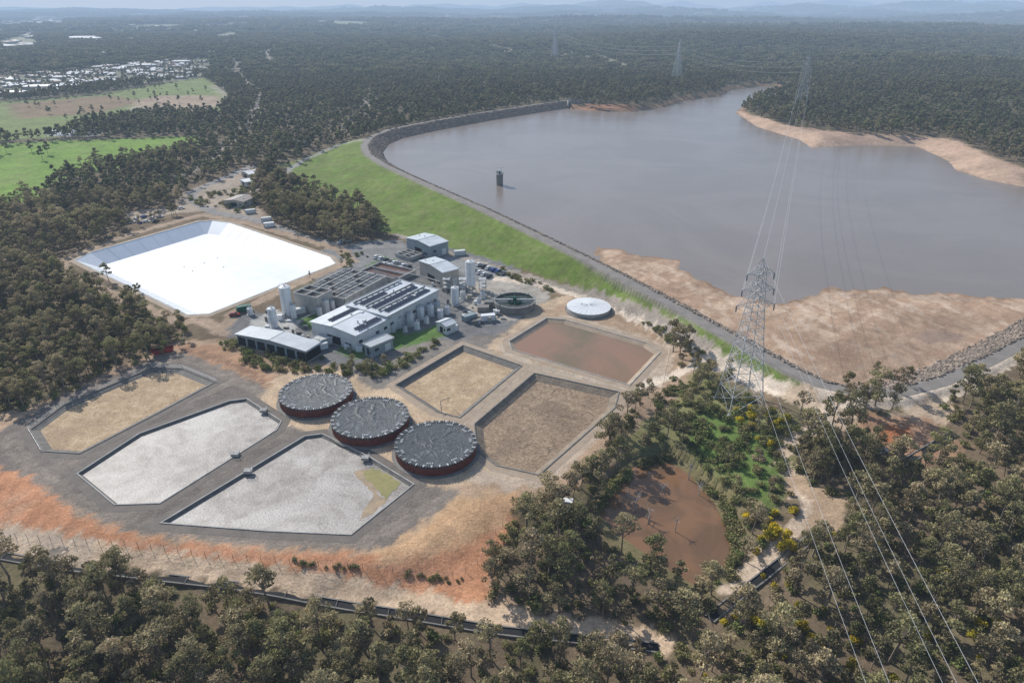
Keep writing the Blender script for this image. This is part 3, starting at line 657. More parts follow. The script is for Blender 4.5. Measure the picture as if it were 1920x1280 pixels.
for (u,v) in ((838,545),(868,545),(905,545),(833,520)):
    x,y=G(u,v,0)
    for dx in (-1.5,1.5):
        for dy in (-1.5,1.5): b.beam((x+dx,y+dy,.05),(x+dx,y+dy,6),.15,'grey')
    for zz in (2,4,6): b.box(x-1.7,x+1.7,y-1.7,y+1.7,zz,zz+.12,'galv');b.rail([(x-1.7,y-1.7,zz+.1),(x+1.7,y-1.7,zz+.1),(x+1.7,y+1.7,zz+.1)],1,'galv',.05,1.5)
b.obj('steel_access_platform')
b=MB();b.beam((*G(828,775,.6),.6),(*G(826,752,3),3),.2,'pipe');b.beam((*G(826,752,3),3),(*G(842,745,3),3),.15,'pipe');b.beam((*G(842,745,3),3),(*G(842,752,.5),.5),.12,'pipe');b.obj('inlet_pipe')
# parking bay lines
b=MB()
for i in range(10):
    a=G(702+i*8.5,481+i*2.6,.08);c=a+np.array([1.9,3.6]);d=np.array([.12,-.06]);b.poly([(*a,.09),(*(a+d),.09),(*(c+d),.09),(*c,.09)],'marks')
for i in range(8):
    a=G(893+i*9,495+i*3.2,.08);c=a+np.array([2.2,3.4]);d=np.array([.12,-.07]);b.poly([(*a,.09),(*(a+d),.09),(*(c+d),.09),(*c,.09)],'marks')
b.obj('parking_bay_markings')
# ---------------------------------------------------------------- cars
carmesh={}
def carm(k,ute=False):
    b=MB();p='car%d'%k
    side=[(-2.2,.35),(2.2,.35),(2.25,.75),(2.1,.95),(1.1,1.02),(-2.0,1.05),(-2.25,.8)]
    def ext(pts,y0,y1,m):
        n=len(pts);vs=[(x,y0,z) for x,z in pts]+[(x,y1,z) for x,z in pts]
        b.add(vs,[(i,(i+1)%n,n+(i+1)%n,n+i) for i in range(n)]+[tuple(range(n))[::-1],tuple(range(n,2*n))],m)
    ext(side,-.9,.9,p)
    x0=-1.9 if not ute else -.4
    vs=[(x0,-.82,1.03),(1.15,-.82,1.03),(1.15,.82,1.03),(x0,.82,1.03),(x0+.35,-.65,1.5),(.45,-.65,1.5),(.45,.65,1.5),(x0+.35,.65,1.5)]
    b.add(vs,[(0,1,5,4),(1,2,6,5),(2,3,7,6),(3,0,4,7)],'glass');b.box(x0+.33,.47,-.67,.67,1.5,1.56,p)
    if ute: b.box(-2.1,-.6,-.75,.75,1.06,1.09,'dark')
    for xx in (-1.4,1.4):
        for yy in (-.92,.7):
            n=12;vs=[(xx+.34*math.cos(6.2832*i/n),yy,.34+.34*math.sin(6.2832*i/n)) for i in range(n)]+[(xx+.34*math.cos(6.2832*i/n),yy+.22,.34+.34*math.sin(6.2832*i/n)) for i in range(n)]
            b.add(vs,[(i,(i+1)%n,n+(i+1)%n,n+i) for i in range(n)]+[tuple(range(n)),tuple(range(n,2*n))],'tyre')
    o=b.obj('parked_car');me=o.data;bpy.data.objects.remove(o);return me
for k in range(5): carmesh[k]=carm(k,k==1)
def car(u,v,yaw,k):
    x,y,z=GH(u,v);o=bpy.data.objects.new('parked_car',carmesh[k]);o.location=(x[0],y[0],z[0]+.1);o.rotation_euler=(0,0,yaw);link(o)
for i in range(8): car(706+i*8.5,484+i*2.6,1.1,[0,0,2,1,0,1,0,2][i])
for i in range(6): car(712+i*9,494+i*2.6,1.1,[1,0,0,2,0,0][i])
for i,k in enumerate([0,2,0,3,3,1]): car(898+i*9,498+i*3.2,1.0,k)
for i,k in enumerate([1,0,0,2]): car(890+i*9,509+i*3.6,1.0,k)
for u,v,k in ((255,412,0),(270,408,3),(285,411,0),(300,408,1),(262,419,3),(275,417,0),(292,416,2),(248,418,0),(340,392,0),(452,580,2),(440,592,4),(640,455,0),(655,453,1),(505,382,0),(1650,850,1)): car(u,v,random.uniform(0,3),k)
# ---------------------------------------------------------------- intake tower
x,y=G(937,347,WL);b=MB((x,y,WL-2.2))
b.cyl(0,0,-1,2.6,11,'conc_dark',20,2.0);b.cyl(0,0,10,3.0,.4,'concrete',20);b.rail([(2.9*math.cos(.5236*i),2.9*math.sin(.5236*i),10.4) for i in range(13)],1.1,'galv',.09,2)
for k in range(6): a=k*1.047;b.box(2.1*math.cos(a)-.3,2.1*math.cos(a)+.3,2.1*math.sin(a)-.3,2.1*math.sin(a)+.3,-.5,9.9,'conc_dark')
b.box(-1.4,1.4,-1.4,1.4,10.4,12.6,'offwhite');b.box(-.6,.6,-1.46,-1.403,10.5,12.2,'dark');b.box(-1.7,1.7,-1.7,1.7,12.6,12.8,'grey')
b.beam((1,0,12.8),(1,0,14.6),.18,'galv');b.beam((-1.5,0,14.6),(3,0,14.6),.18,'galv');b.cyl(-1.8,1.6,10.4,.5,1.8,'grey',8);b.obj('intake_tower')
x,y=G(1075,190,CR);b=MB((x,y,CR-1));b.box(-8,26,-2,-1,-5,2.2,'concrete');b.box(-8,26,8,9,-5,2.2,'concrete');b.box(-8,-7,-14,-2,-6,2,'concrete')
b.rail([(-8,-1.5,2.2),(26,-1.5,2.2)],1.2,'galv',.12,4);b.obj('spillway_wall')
b=MB();q=[G(*p,WL+.2) for p in [(1130,188),(1150,197),(1175,208),(1195,206)]]
for a,c in zip(q[:-1],q[1:]): b.beam((*a,WL+.4),(*c,WL+.4),1.1,'white',6)
b.obj('floating_boom')
b=MB();q=P([(1452,570),(1500,556),(1570,556),(1700,556),(1850,566)],WL+.6)
for a,c in zip(q[:-1],q[1:]):
    L=np.linalg.norm(c-a)
    for i in range(int(L/2.2)):
        t=i*2.2/L;p=a*(1-t)+c*t;b.beam((*p,WL+1.0+rng.uniform(-.05,.1)),(*(p+(c-a)/L*1.6+rng.uniform(-.3,.3,2)),WL+1.0),.14,'offwhite',6)
b.obj('silt_boom')
# ---------------------------------------------------------------- pylons & lines
def pylon(x,y,z,Hh,base,yaw,w=.22,arms=((.70,6.0),(.80,5.0),(.90,4.2))):
    b=MB((x,y,z),(math.cos(yaw),math.sin(yaw)));m='galv'
    def hw(t): return base/2*(1-t)**1.25+.9*(1 if t<.95 else (1-t)/.05)
    lv=[0,.12,.23,.33,.42,.5,.57,.63,.68,.74,.80,.85,.90,.95]
    cor=[(-1,-1),(1,-1),(1,1),(-1,1)]
    for i in range(len(lv)-1):
        a,c=lv[i],lv[i+1];wa,wc=hw(a),hw(c)
        for k in range(4):
            p=cor[k];q=cor[(k+1)%4]
            b.beam((p[0]*wa,p[1]*wa,a*Hh),(p[0]*wc,p[1]*wc,c*Hh),w*(1.2-.5*a),m)
            b.beam((p[0]*wa,p[1]*wa,a*Hh),(q[0]*wc,q[1]*wc,c*Hh),w*.55,m);b.beam((q[0]*wa,q[1]*wa,a*Hh),(p[0]*wc,p[1]*wc,c*Hh),w*.55,m)
            b.beam((p[0]*wc,p[1]*wc,c*Hh),(q[0]*wc,q[1]*wc,c*Hh),w*.6,m)
            if i<4:
                mx=((p[0]*wa+q[0]*wc)/2,(p[1]*wa+q[1]*wc)/2,(a+c)/2*Hh);b.beam((p[0]*(wa+wc)/2,p[1]*(wa+wc)/2,(a+c)/2*Hh),mx,w*.4,m)
    for k in range(4): p=cor[k];b.beam((p[0]*hw(.95),p[1]*hw(.95),.95*Hh),(0,0,Hh),w*.7,m);b.box(p[0]*base/2-.6+p[0]*.9,p[0]*base/2+.6+p[0]*.9,p[1]*base/2-.6+p[1]*.9,p[1]*base/2+.6+p[1]*.9,-1.5,.4,'concrete')
    tips=[]
    for h,Lr in arms:
        for s_ in (-1,1):
            tip=(s_*Lr,0,h*Hh+.2);ww=hw(h)
            for yy in (-1,1):
                b.beam((s_*ww,yy*ww,h*Hh),tip,w*.6,m);b.beam((s_*ww,yy*ww,h*Hh+2.2),tip,w*.6,m)
                b.beam((s_*(ww+Lr)/2,yy*ww/2,h*Hh+.1),(s_*ww,yy*ww,h*Hh+2.2),w*.45,m)
            b.beam((s_*ww,-ww,h*Hh),(s_*(ww+Lr)/2,ww/2,h*Hh+.1),w*.4,m)
            b.beam(tip,(tip[0],0,tip[2]-2.2),.16,'pipe',6)
            for q in range(5): b.cyl(tip[0],0,tip[2]-.5-.35*q,.28,.1,'pipe',8)
            lx=tip[0];tips.append((x+lx*math.cos(yaw),y+lx*math.sin(yaw),z+tip[2]-2.2))
    tips.append((x,y,z+Hh));b.obj('transmission_tower');return tips
px,py,pz=[float(t[0]) for t in GH(1385,758)]
t1=pylon(px,py,pz-.3,50+ (4-pz),9.5,.12)
qx,qy,qz=[float(t[0]) for t in GH(1500,203)]
t2=pylon(qx,qy,qz,62,12,-.35,w=.38)
t3=pylon(36,-150,-4,52,10,-.1)
t4=pylon(*[float(t[0]) for t in GH(1268,152)],62,12,.6,w=.5)
t5=pylon(*[float(t[0]) for t in GH(1040,112)],70,13,.6,w=.9)
b=MB()
def wire(a,c,sag,w,n=36):
    pts=[]
    for i in range(n+1):
        t=i/n;pts.append((a[0]*(1-t)+c[0]*t,a[1]*(1-t)+c[1]*t,a[2]*(1-t)+c[2]*t-sag*4*t*(1-t)))
    for p,q in zip(pts[:-1],pts[1:]): b.beam(p,q,w,'wire',4)
for k in (0,1,2,3,6): wire(t1[k],t2[k],16,.06)
for k in (0,1,2,3,6): wire(t1[k],t3[k],9,.04)
for k in range(6): wire(t2[k],t4[k],10,.07);wire(t4[k],t5[k],12,.10)
b.obj('power_lines')
# ---------------------------------------------------------------- channel, fences
def strip_along(b,pts,prof,m,lift=0):
    d=np.r_[0,np.cumsum(np.linalg.norm(np.diff(pts,axis=0),axis=1))];n=int(d[-1]/2.5)+1
    s=np.linspace(0,d[-1],n);x=np.interp(s,d,pts[:,0]);y=np.interp(s,d,pts[:,1]);z=H(x,y)
    z=np.convolve(np.pad(z,3,mode='edge'),np.ones(7)/7,'valid')
    tx=np.gradient(x);ty=np.gradient(y);l=np.hypot(tx,ty);nx_,ny_=-ty/l,tx/l
    for i in range(n-1):
        for (o1,z1),(o2,z2) in zip(prof[:-1],prof[1:]):
            q=[(x[i]+nx_[i]*o1,y[i]+ny_[i]*o1,z[i]+z1+lift),(x[i+1]+nx_[i+1]*o1,y[i+1]+ny_[i+1]*o1,z[i+1]+z1+lift),(x[i+1]+nx_[i+1]*o2,y[i+1]+ny_[i+1]*o2,z[i+1]+z2+lift),(x[i]+nx_[i]*o2,y[i]+ny_[i]*o2,z[i]+z2+lift)]
            b.poly(q,m(o1,o2) if callable(m) else m)
    return x,y,z
def chan(px):
    b=MB();w=.95
    prof=[(-w-.35,-.9),(-w-.35,.35),(-w,.35),(-w,.12),(w,.12),(w,.35),(w+.35,.35),(w+.35,-.9)]
    def mm(o1,o2): return 'dark' if (abs(o1)<=w and abs(o2)<=w) else 'conc_dark'
    x,y,z=strip_along(b,PH(px),prof,mm)
    for i in range(0,len(x)-1,5): b.beam((x[i],y[i]-1.2,z[i]+.38),(x[i],y[i]+1.2,z[i]+.38),.1,'conc_dark')
    b.obj('concrete_channel')
ch1=[(-150,1012),(0,1042),(170,1068),(430,1098),(600,1128),(760,1153),(920,1180),(1100,1200),(1235,1216)]
ch2=[(1330,1162),(1400,1105),(1470,1048),(1550,988)];ch3=[(1690,872),(1740,842),(1790,812)]
for c in (ch1,ch2,ch3): chan(c)
T+= [PH(ch1),PH(ch2),PH(ch3)]
b=MB()
strip_along(b,crest,[(-2.2,0),(2.2,0)],mat('crest_road_gravel',(.28,.25,.225),(.22,.20,.18),.2,fine=.2),.06);b.obj('dam_crest_road')
def fence(px,h=1.8,st=3.5,w=.05,nm='wire_fence'):
    p=PH(px);b=MB();d=np.r_[0,np.cumsum(np.linalg.norm(np.diff(p,axis=0),axis=1))];n=int(d[-1]/st)
    s=np.linspace(0,d[-1],n);x=np.interp(s,d,p[:,0]);y=np.interp(s,d,p[:,1]);z=H(x,y)
    for i in range(n):
        b.beam((x[i],y[i],z[i]-.2),(x[i],y[i],z[i]+h),w*1.5,'timber')
        if i<n-1:
            for k in (.35,.65,.98): b.beam((x[i],y[i],z[i]+h*k),(x[i+1],y[i+1],z[i+1]+h*k),w*.35,'grey')
    b.obj(nm)
fence([(-100,985),(140,1018),(400,1045),(600,1062),(760,1078),(860,1082),(905,1050),(935,990),(1000,945)])
fence([(110,520),(230,572),(345,615),(345,645),(190,710),(60,760)]);fence([(1060,545),(1180,582),(1260,640),(1240,740),(1150,850)])
# ---------------------------------------------------------------- vegetation meshes
def leafmat(name,c1,c2,var=.3,trans=.25):
    m,nt,b=newmat(name);nt.nodes.remove(b);out=nt.nodes['Material Output']
    oi=N(nt,'ShaderNodeObjectInfo');at=N(nt,'ShaderNodeAttribute',attribute_name='tint')
    col=mixc(nt,oi.outputs['Random'],c1,c2)
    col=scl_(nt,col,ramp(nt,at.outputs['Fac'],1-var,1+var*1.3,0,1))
    col=scl_(nt,col,ramp(nt,noise(nt,.035,2,.6),.75,1.3,.35,.65))
    d=N(nt,'ShaderNodeBsdfDiffuse');t=N(nt,'ShaderNodeBsdfTranslucent');mx=N(nt,'ShaderNodeMixShader');mx.inputs[0].default_value=trans
    nt.links.new(col,d.inputs[0]);nt.links.new(col,t.inputs[0]);nt.links.new(d.outputs[0],mx.inputs[1]);nt.links.new(t.outputs[0],mx.inputs[2]);nt.links.new(mx.outputs[0],out.inputs[0]);return m
LM=leafmat('eucalypt_foliage',(.21,.20,.09),(.33,.265,.165),.45)
LF=leafmat('distant_foliage',(.16,.165,.075),(.235,.20,.115),.38)
LY=leafmat('wattle_foliage',(.55,.43,.03),(.38,.33,.04));LB=leafmat('bush_foliage',(.17,.20,.07),(.26,.22,.11))
bark=mat('eucalypt_bark',(.36,.30,.245),(.2,.16,.12),1.5);deadb=mat('dead_wood',(.48,.45,.41),(.36,.32,.29),1.5)
def vegmesh(name,r,blobs,nleaf,ls,lm,trunk=None,bk=None,limbs=True,sides=5):
    V=[];Fc=[];Mi=[];Ti=[]
    def tube(p,q,ra,rb):
        p=Vector(p);q=Vector(q);d=(q-p)
        if d.length<.01:return
        d.normalize();a=d.cross(Vector((1,0,0)) if abs(d.x)<.8 else Vector((0,1,0))).normalized();c=d.cross(a);b0=len(V)
        for o,rr in ((p,ra),(q,rb)):
            for i in range(sides):
                t=6.2832*i/sides;V.append(tuple(o+a*rr*math.cos(t)+c*rr*math.sin(t)));Ti.append(.5)
        for i in range(sides): Fc.append((b0+i,b0+(i+1)%sides,b0+sides+(i+1)%sides,b0+sides+i));Mi.append(1)
    if trunk:
        h,lean,rad=trunk;top=(lean[0],lean[1],h);mid=(lean[0]*.3+r.uniform(-.2,.2),lean[1]*.3,h*.5)
        tube((0,0,-.8),mid,rad,rad*.75);tube(mid,top,rad*.75,rad*.55)
        if limbs:
            for (c,br) in blobs:
                st=Vector(mid).lerp(Vector(top),r.uniform(.3,1));m_=st.lerp(Vector(c),.5)+Vector(r.uniform(-.3,.3,3));m_.z+=.2
                tube(st,m_,rad*.42,rad*.28);tube(m_,c,rad*.28,rad*.1)
    tot=sum(br[0]*br[1] for _,br in blobs)
    for (c,br) in blobs:
        n=int(nleaf*br[0]*br[1]/tot);cl=r.uniform(.1,.9)
        p=r.normal(size=(n,3));p/=np.linalg.norm(p,axis=1)[:,None];rad=r.uniform(.35,1.05,n)**.6
        p=p*rad[:,None]*np.array([br[0],br[0],br[1]]);p[:,2]=np.where(p[:,2]<-br[1]*.5,-br[1]*.5*r.uniform(.3,1,n),p[:,2])
        for k in range(n):
            a=r.normal(size=3);a/=np.linalg.norm(a);bb=np.cross(a,r.normal(size=3));bb/=np.linalg.norm(bb)+1e-9
            s=ls*r.uniform(.6,1.3);ctr=np.array(c)+p[k];b0=len(V)
            a=a*s;bb=bb*s*.6
            for q in (ctr-a,ctr-bb*.9,ctr+a,ctr+bb): V.append(tuple(q))
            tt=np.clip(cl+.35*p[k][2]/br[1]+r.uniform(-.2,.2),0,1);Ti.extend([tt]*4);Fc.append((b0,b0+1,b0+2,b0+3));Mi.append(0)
    me=bpy.data.meshes.new(name);me.from_pydata(V,[],Fc);me.materials.append(lm);me.materials.append(bk or bark)
    me.polygons.foreach_set('material_index',Mi);at=me.attributes.new('tint','FLOAT','POINT');at.data.foreach_set('value',Ti);me.update();return me
def gum(seed,h,cw,nb,nleaf,ls,lm,sides=5):
    r=np.random.default_rng(seed);bl=[];lean=(r.uniform(-.8,.8),r.uniform(-.8,.8))
    for k in range(nb):
        a=6.2832*k/nb+r.uniform(-.5,.5);rr=cw*r.uniform(.25,1) if k else 0;zz=h*(.97-.38*(rr/cw)**1.5*r.uniform(.6,1.5)) 
        if k%3==2: zz=h*r.uniform(.42,.62)
        bl.append(((lean[0]+rr*math.cos(a),lean[1]+rr*math.sin(a),zz),(r.uniform(.8,1.5)*h/10,r.uniform(.5,.9)*h/10)))
    return vegmesh('gum_tree',r,bl,nleaf,ls,lm,(h*.6,lean,.22*h/10),sides=sides)
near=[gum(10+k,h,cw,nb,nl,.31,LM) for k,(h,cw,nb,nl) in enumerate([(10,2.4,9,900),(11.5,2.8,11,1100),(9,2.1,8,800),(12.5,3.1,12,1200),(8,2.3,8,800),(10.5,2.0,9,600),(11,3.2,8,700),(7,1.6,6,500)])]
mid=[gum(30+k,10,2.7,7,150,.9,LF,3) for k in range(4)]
def clump(seed):
    r=np.random.default_rng(seed);bl=[]
    for k in range(16):
        a=r.uniform(0,6.28);rr=11*r.uniform(0,1)**.5;bl.append(((rr*math.cos(a),rr*math.sin(a),r.uniform(5,9.5)),(r.uniform(2,3.2),r.uniform(1.5,2.4))))
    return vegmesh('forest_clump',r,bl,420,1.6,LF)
far=[clump(60+k) for k in range(3)]
def bush(seed,lm,n=200,h=1.6):
    r=np.random.default_rng(seed);bl=[((r.uniform(-1,1),r.uniform(-1,1),h*r.uniform(.4,.9)),(r.uniform(.7,1.2),r.uniform(.6,.9))) for k in range(5)]
    return vegmesh('bush',r,bl,n,.3,lm,(h*.5,(0,0),.08))
bushes=[bush(80,LB),bush(81,LB),bush(82,LB)];wattles=[bush(90,LY,400,2.4),bush(91,LY,400,2.2)]
def rock(seed):
    import bmesh
    bm=bmesh.new();bmesh.ops.create_icosphere(bm,subdivisions=1,radius=.6);r=np.random.default_rng(seed)
    for v in bm.verts: v.co*=float(r.uniform(.7,1.25));v.co.z*=.75
    me=bpy.data.meshes.new('rock');bm.to_mesh(me);bm.free();me.materials.append(M['rock']);return me
M['rock']=mat('basalt_rock',(.28,.225,.18),(.16,.135,.11),.5,fine=.3,fscale=1.0,c3=(.39,.31,.245),s3=.25)
rocks=[rock(k) for k in range(4)]
def instcol(name,meshes):
    c=bpy.data.collections.new(name)
    for k,me in enumerate(meshes):
        o=bpy.data.objects.new('%s_%s'%(name,chr(97+k)),me);c.objects.link(o)
    return c
def scatter(name,pts,meshes,scl):
    col=instcol(name+'_source',meshes);n=len(pts)
    me=bpy.data.meshes.new(name);me.vertices.add(n);me.vertices.foreach_set('co',np.asarray(pts,np.float32).ravel())
    a=me.attributes.new('sc','FLOAT_VECTOR','POINT');a.data.foreach_set('vector',np.asarray(scl,np.float32).ravel())
    a=me.attributes.new('rt','FLOAT_VECTOR','POINT');rt=np.zeros((n,3),np.float32);rt[:,2]=rng.uniform(0,6.28,n);rt[:,:2]=rng.uniform(-.06,.06,(n,2));a.data.foreach_set('vector',rt.ravel())
    a=me.attributes.new('ix','INT','POINT');a.data.foreach_set('value',rng.integers(0,len(meshes),n).astype(np.int32))
    me.update();o=link(bpy.data.objects.new(name,me))
    ng=bpy.data.node_groups.new(name+'_scatter','GeometryNodeTree');ng.interface.new_socket('Geometry',in_out='INPUT',socket_type='NodeSocketGeometry');ng.interface.new_socket('Geometry',in_out='OUTPUT',socket_type='NodeSocketGeometry')
    gi=ng.nodes.new('NodeGroupInput');go=ng.nodes.new('NodeGroupOutput');ip=ng.nodes.new('GeometryNodeInstanceOnPoints');ci=ng.nodes.new('GeometryNodeCollectionInfo')
    ci.inputs['Collection'].default_value=col;ci.inputs['Separate Children'].default_value=True;ci.inputs['Reset Children'].default_value=True
    def na(nm,t): q=ng.nodes.new('GeometryNodeInputNamedAttribute');q.data_type=t;q.inputs['Name'].default_value=nm;return q.outputs['Attribute']
    L=ng.links.new;L(gi.outputs[0],ip.inputs['Points']);L(ci.outputs[0],ip.inputs['Instance']);ip.inputs['Pick Instance'].default_value=True
    L(na('ix','INT'),ip.inputs['Instance Index']);L(na('sc','FLOAT_VECTOR'),ip.inputs['Scale'])
    e=ng.nodes.new('FunctionNodeEulerToRotation');L(na('rt','FLOAT_VECTOR'),e.inputs[0]);L(e.outputs[0],ip.inputs['Rotation']);L(ip.outputs[0],go.inputs[0])
    md=o.modifiers.new('scatter','NODES');md.node_group=ng;return o
# ---------------------------------------------------------------- forest masks
siteclear=PH([(-150,1058),(-150,792),(60,768),(200,705),(352,645),(350,610),(240,562),(125,515),(105,488),(230,436),(330,405),(390,398),(480,408),(560,440),(640,468),(735,440),(800,450),(900,475),(1000,505),(1120,545),(1235,597),(1290,640),(1262,700),(1225,745),(1160,800),(1105,875),(1050,930),(985,938),(945,1000),(915,1060),(900,1100),(930,1135),(1000,1170),(900,1165),(600,1122),(200,1062)])
clears=[siteclear,damface,field1,field2,town,pond,PH([(1230,735),(1290,690),(1400,720),(1560,735),(1490,800),(1480,880),(1450,980),(1390,1050),(1360,1090),(1250,1090),(1120,1000),(1120,930),(1160,850)]),
        PH([(1500,740),(1560,742),(1700,745),(1760,740),(1790,800),(1800,840),(1720,870),(1640,850),(1600,800),(1560,785)]),
        PH([(350,360),(440,325),(500,318),(480,345),(470,380),(520,425),(480,415),(400,400),(330,402),(240,425),(230,400),(330,385)]),
        PH([(1380,210),(1420,238),(1522,280),(1620,272),(1720,276),(1780,315),(1850,338),(1930,355),(1930,325),(1850,295),(1790,264),(1740,258),(1600,252),(1480,238),(1400,218)])]+farclear
def okmask(x,y,tm=3.0,cm=0.0):
    ok=~inside(lake,x,y);ok&=dline(crest,x,y)>7;
    for p in clears: ok&=sdist(p,x,y,12)>cm
    for t in T: ok&=dline(t,x,y)>tm
    ok&=dline(plc,x,y)>18;ok&=~((dline(shore,x,y)<7))
    return ok
def jit(y0,y1,sp,pr=1.0,wide=.86,marg=70):
    ys_=np.arange(y0,y1,sp);A=[]
    for yy in ys_:
        w_=wide*yy+marg;xx=np.arange(-w_,w_,sp);A.append(np.stack([xx,np.full(xx.shape,yy)],1))
    A=np.vstack(A);A+=rng.uniform(-.48*sp,.48*sp,A.shape);A=A[rng.random(len(A))<pr];return A[:,0],A[:,1]
def fin(name,x,y,meshes,s0,s1,dens=None,sink=.1,tm=3.0,cm=0.0):
    k=okmask(x,y,tm,cm);x=x[k];y=y[k]
    if dens is not None:
        k=rng.random(len(x))<dens(x,y);x=x[k];y=y[k]
    z=H(x,y)-sink;s=rng.uniform(s0,s1,len(x));sc=np.stack([s*rng.uniform(.85,1.15,len(x)),s*rng.uniform(.85,1.15,len(x)),s*rng.uniform(.85,1.2,len(x))],1)
    print(name,len(x));return scatter(name,np.stack([x,y,z],1),meshes,sc)
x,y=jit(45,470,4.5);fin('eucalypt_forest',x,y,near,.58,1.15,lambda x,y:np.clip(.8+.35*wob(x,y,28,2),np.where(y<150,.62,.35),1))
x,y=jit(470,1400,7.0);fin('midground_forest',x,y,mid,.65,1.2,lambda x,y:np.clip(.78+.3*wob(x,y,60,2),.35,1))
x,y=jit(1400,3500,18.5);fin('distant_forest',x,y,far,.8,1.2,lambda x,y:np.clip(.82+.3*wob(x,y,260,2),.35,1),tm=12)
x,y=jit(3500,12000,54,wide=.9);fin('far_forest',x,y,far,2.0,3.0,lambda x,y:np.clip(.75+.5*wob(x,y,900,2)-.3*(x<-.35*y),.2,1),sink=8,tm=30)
x,y=jit(45,330,3.4,.65);fin('understorey_bushes',x,y,bushes,.5,1.25,tm=2.2)
def tree(u,v,s=1.0,me=None,nm='gum_tree'):
    x,y,z=GH(u,v);o=bpy.data.objects.new(nm,me or random.choice(near));o.location=(x[0],y[0],z[0]-.1);o.rotation_euler=(0,0,random.uniform(0,6.28));o.scale=(s,s,s*random.uniform(.9,1.1));link(o)
for u,v,s in ((1275,672,1.3),(1262,660,1.1),(1290,655,.9),(1175,785,1.0),(1200,760,.9),(1215,745,.8),(1140,850,1.1),(1150,830,1.0),(1155,880,1.0),(1105,905,.9),(1120,935,1.0),(1090,915,.8),(1165,860,.8),(1230,830,.8),(1250,820,.9),(1280,830,1.0),(1210,850,.8),(1300,700,.8),(1330,720,.8),(1310,730,.9),(1345,745,.7),(1420,800,.7),(1440,810,.7),(1290,760,.7),(1320,770,.7),(1580,740,.9),(1610,760,1.1),(1640,760,1.2),(1670,770,1.0),(1590,770,1.0),(1620,775,1.1),(1560,800,1.0),(1530,870,1.1),(1550,850,1.2),(1580,880,1.2),(1510,850,.9),(1410,1000,.8),(1400,960,.7),(1440,930,.7),(1380,920,.6),(1420,880,.7),(1360,870,.7),(1500,780,.8),(1680,735,.7),(1700,725,.6),(1640,700,.5),(205,528,.8),(255,560,.8),(262,548,.6),(340,612,.7),(640,500,.6),(655,505,.6),(580,520,.5),(720,690,.5),(690,700,.6),(640,700,.5),(660,690,.6),(700,690,.5),(570,700,.4)):
    tree(u,v,s)
for u,v in ((180,310),(183,300),(80,300),(90,290),(60,285)): tree(u,v,1.1,random.choice(mid))
for u,v,s in ((1190,960,.9),(1215,985,.8),(1290,900,.9),(1265,1000,.7),(1180,945,.6),(1240,930,.6),(1310,930,.7)):
    r=np.random.default_rng(u);bl=[((r.uniform(-3,3),r.uniform(-3,3),r.uniform(5,9)),(.1,.1)) for _ in range(9)]
    tree(u,v,s,vegmesh('dead_tree',r,bl,0,.1,LM,(6,(.5,.3),.22),deadb),'dead_tree')
def zonepts(px,n,s0,s1,meshes,name):
    p=PH(px);out=[]
    while len(out)<n:
        q=rng.uniform(p.min(0),p.max(0),(n*3,2));q=q[inside(p,q[:,0],q[:,1])];out+=list(q)
    q=np.array(out[:n]);z=H(q[:,0],q[:,1])-.1;s=rng.uniform(s0,s1,n);scatter(name,np.c_[q,z],meshes,np.stack([s,s,s],1))
zonepts([(1240,735),(1300,700),(1400,740),(1490,790),(1480,880),(1450,980),(1400,1040),(1370,930),(1290,860),(1200,840)],300,.4,1.2,bushes,'scrub_bushes')
zonepts([(1120,950),(1145,900),(1200,862),(1250,850),(1255,862),(1200,880),(1150,925),(1135,960)],40,.5,1.1,bushes,'pond_edge_bushes')
zonepts([(1290,880),(1370,930),(1395,1010),(1385,1090),(1365,1090),(1372,1010),(1340,935)],60,.5,1.2,bushes,'pond_edge_bushes')
zonepts([(1380,760),(1480,770),(1480,820),(1440,860),(1380,800)],18,.5,1.0,wattles,'wattle_bushes')
zonepts([(1400,960),(1500,960),(1490,1030),(1400,1060)],14,.5,1.1,wattles,'wattle_bushes')
zonepts([(1500,990),(1920,950),(1920,1280),(1300,1280),(1350,1160)],50,.4,.9,wattles,'wattle_bushes')
zonepts([(400,645),(450,640),(560,680),(620,690),(560,700),(480,690)],60,.6,1.3,bushes,'garden_hedge')
zonepts([(600,700),(640,680),(700,690),(820,640),(830,650),(720,705),(650,705)],60,.5,1.2,bushes,'garden_hedge')
zonepts([(345,375),(480,345),(480,400),(400,395)],70,.6,1.6,bushes,'garden_bushes')
zonepts([(600,700),(640,470),(700,478),(600,530)],30,.5,1.0,bushes,'garden_bushes')
zonepts([(930,500),(1040,540),(1040,548),(930,515)],25,.5,1.2,bushes,'verge_bushes')
zonepts([(1210,600),(1270,628),(1320,665),(1300,670),(1240,630),(1205,608)],40,.4,1.0,bushes,'verge_bushes')
zonepts([(550,1050),(700,1064),(870,1080),(860,1092),(700,1076),(550,1060)],26,.3,.6,bushes,'bank_shrubs')
belt=zonepts
belt([(485,335),(520,330),(600,365),(650,385),(720,400),(728,430),(700,445),(650,455),(580,440),(530,425),(490,380)],150,.8,1.35,near,'plant_copse')
belt([(150,235),(230,225),(400,215),(430,235),(370,250),(200,256)],110,.8,1.2,mid,'farm_tree_belt')
belt([(140,320),(300,290),(360,275),(400,300),(330,335),(180,335)],120,.8,1.2,near,'roadside_tree_belt')
belt([(-40,330),(60,265),(0,262),(-40,265)],12,.9,1.2,mid,'farm_tree_belt')
belt([(-50,150),(60,140),(200,125),(330,112),(395,110),(400,150),(330,155),(200,165),(60,185),(-50,190)],420,.6,1.05,mid,'suburb_trees')
belt([(-50,215),(100,190),(390,150),(410,190),(200,222),(0,250)],40,.5,1.0,mid,'paddock_trees')
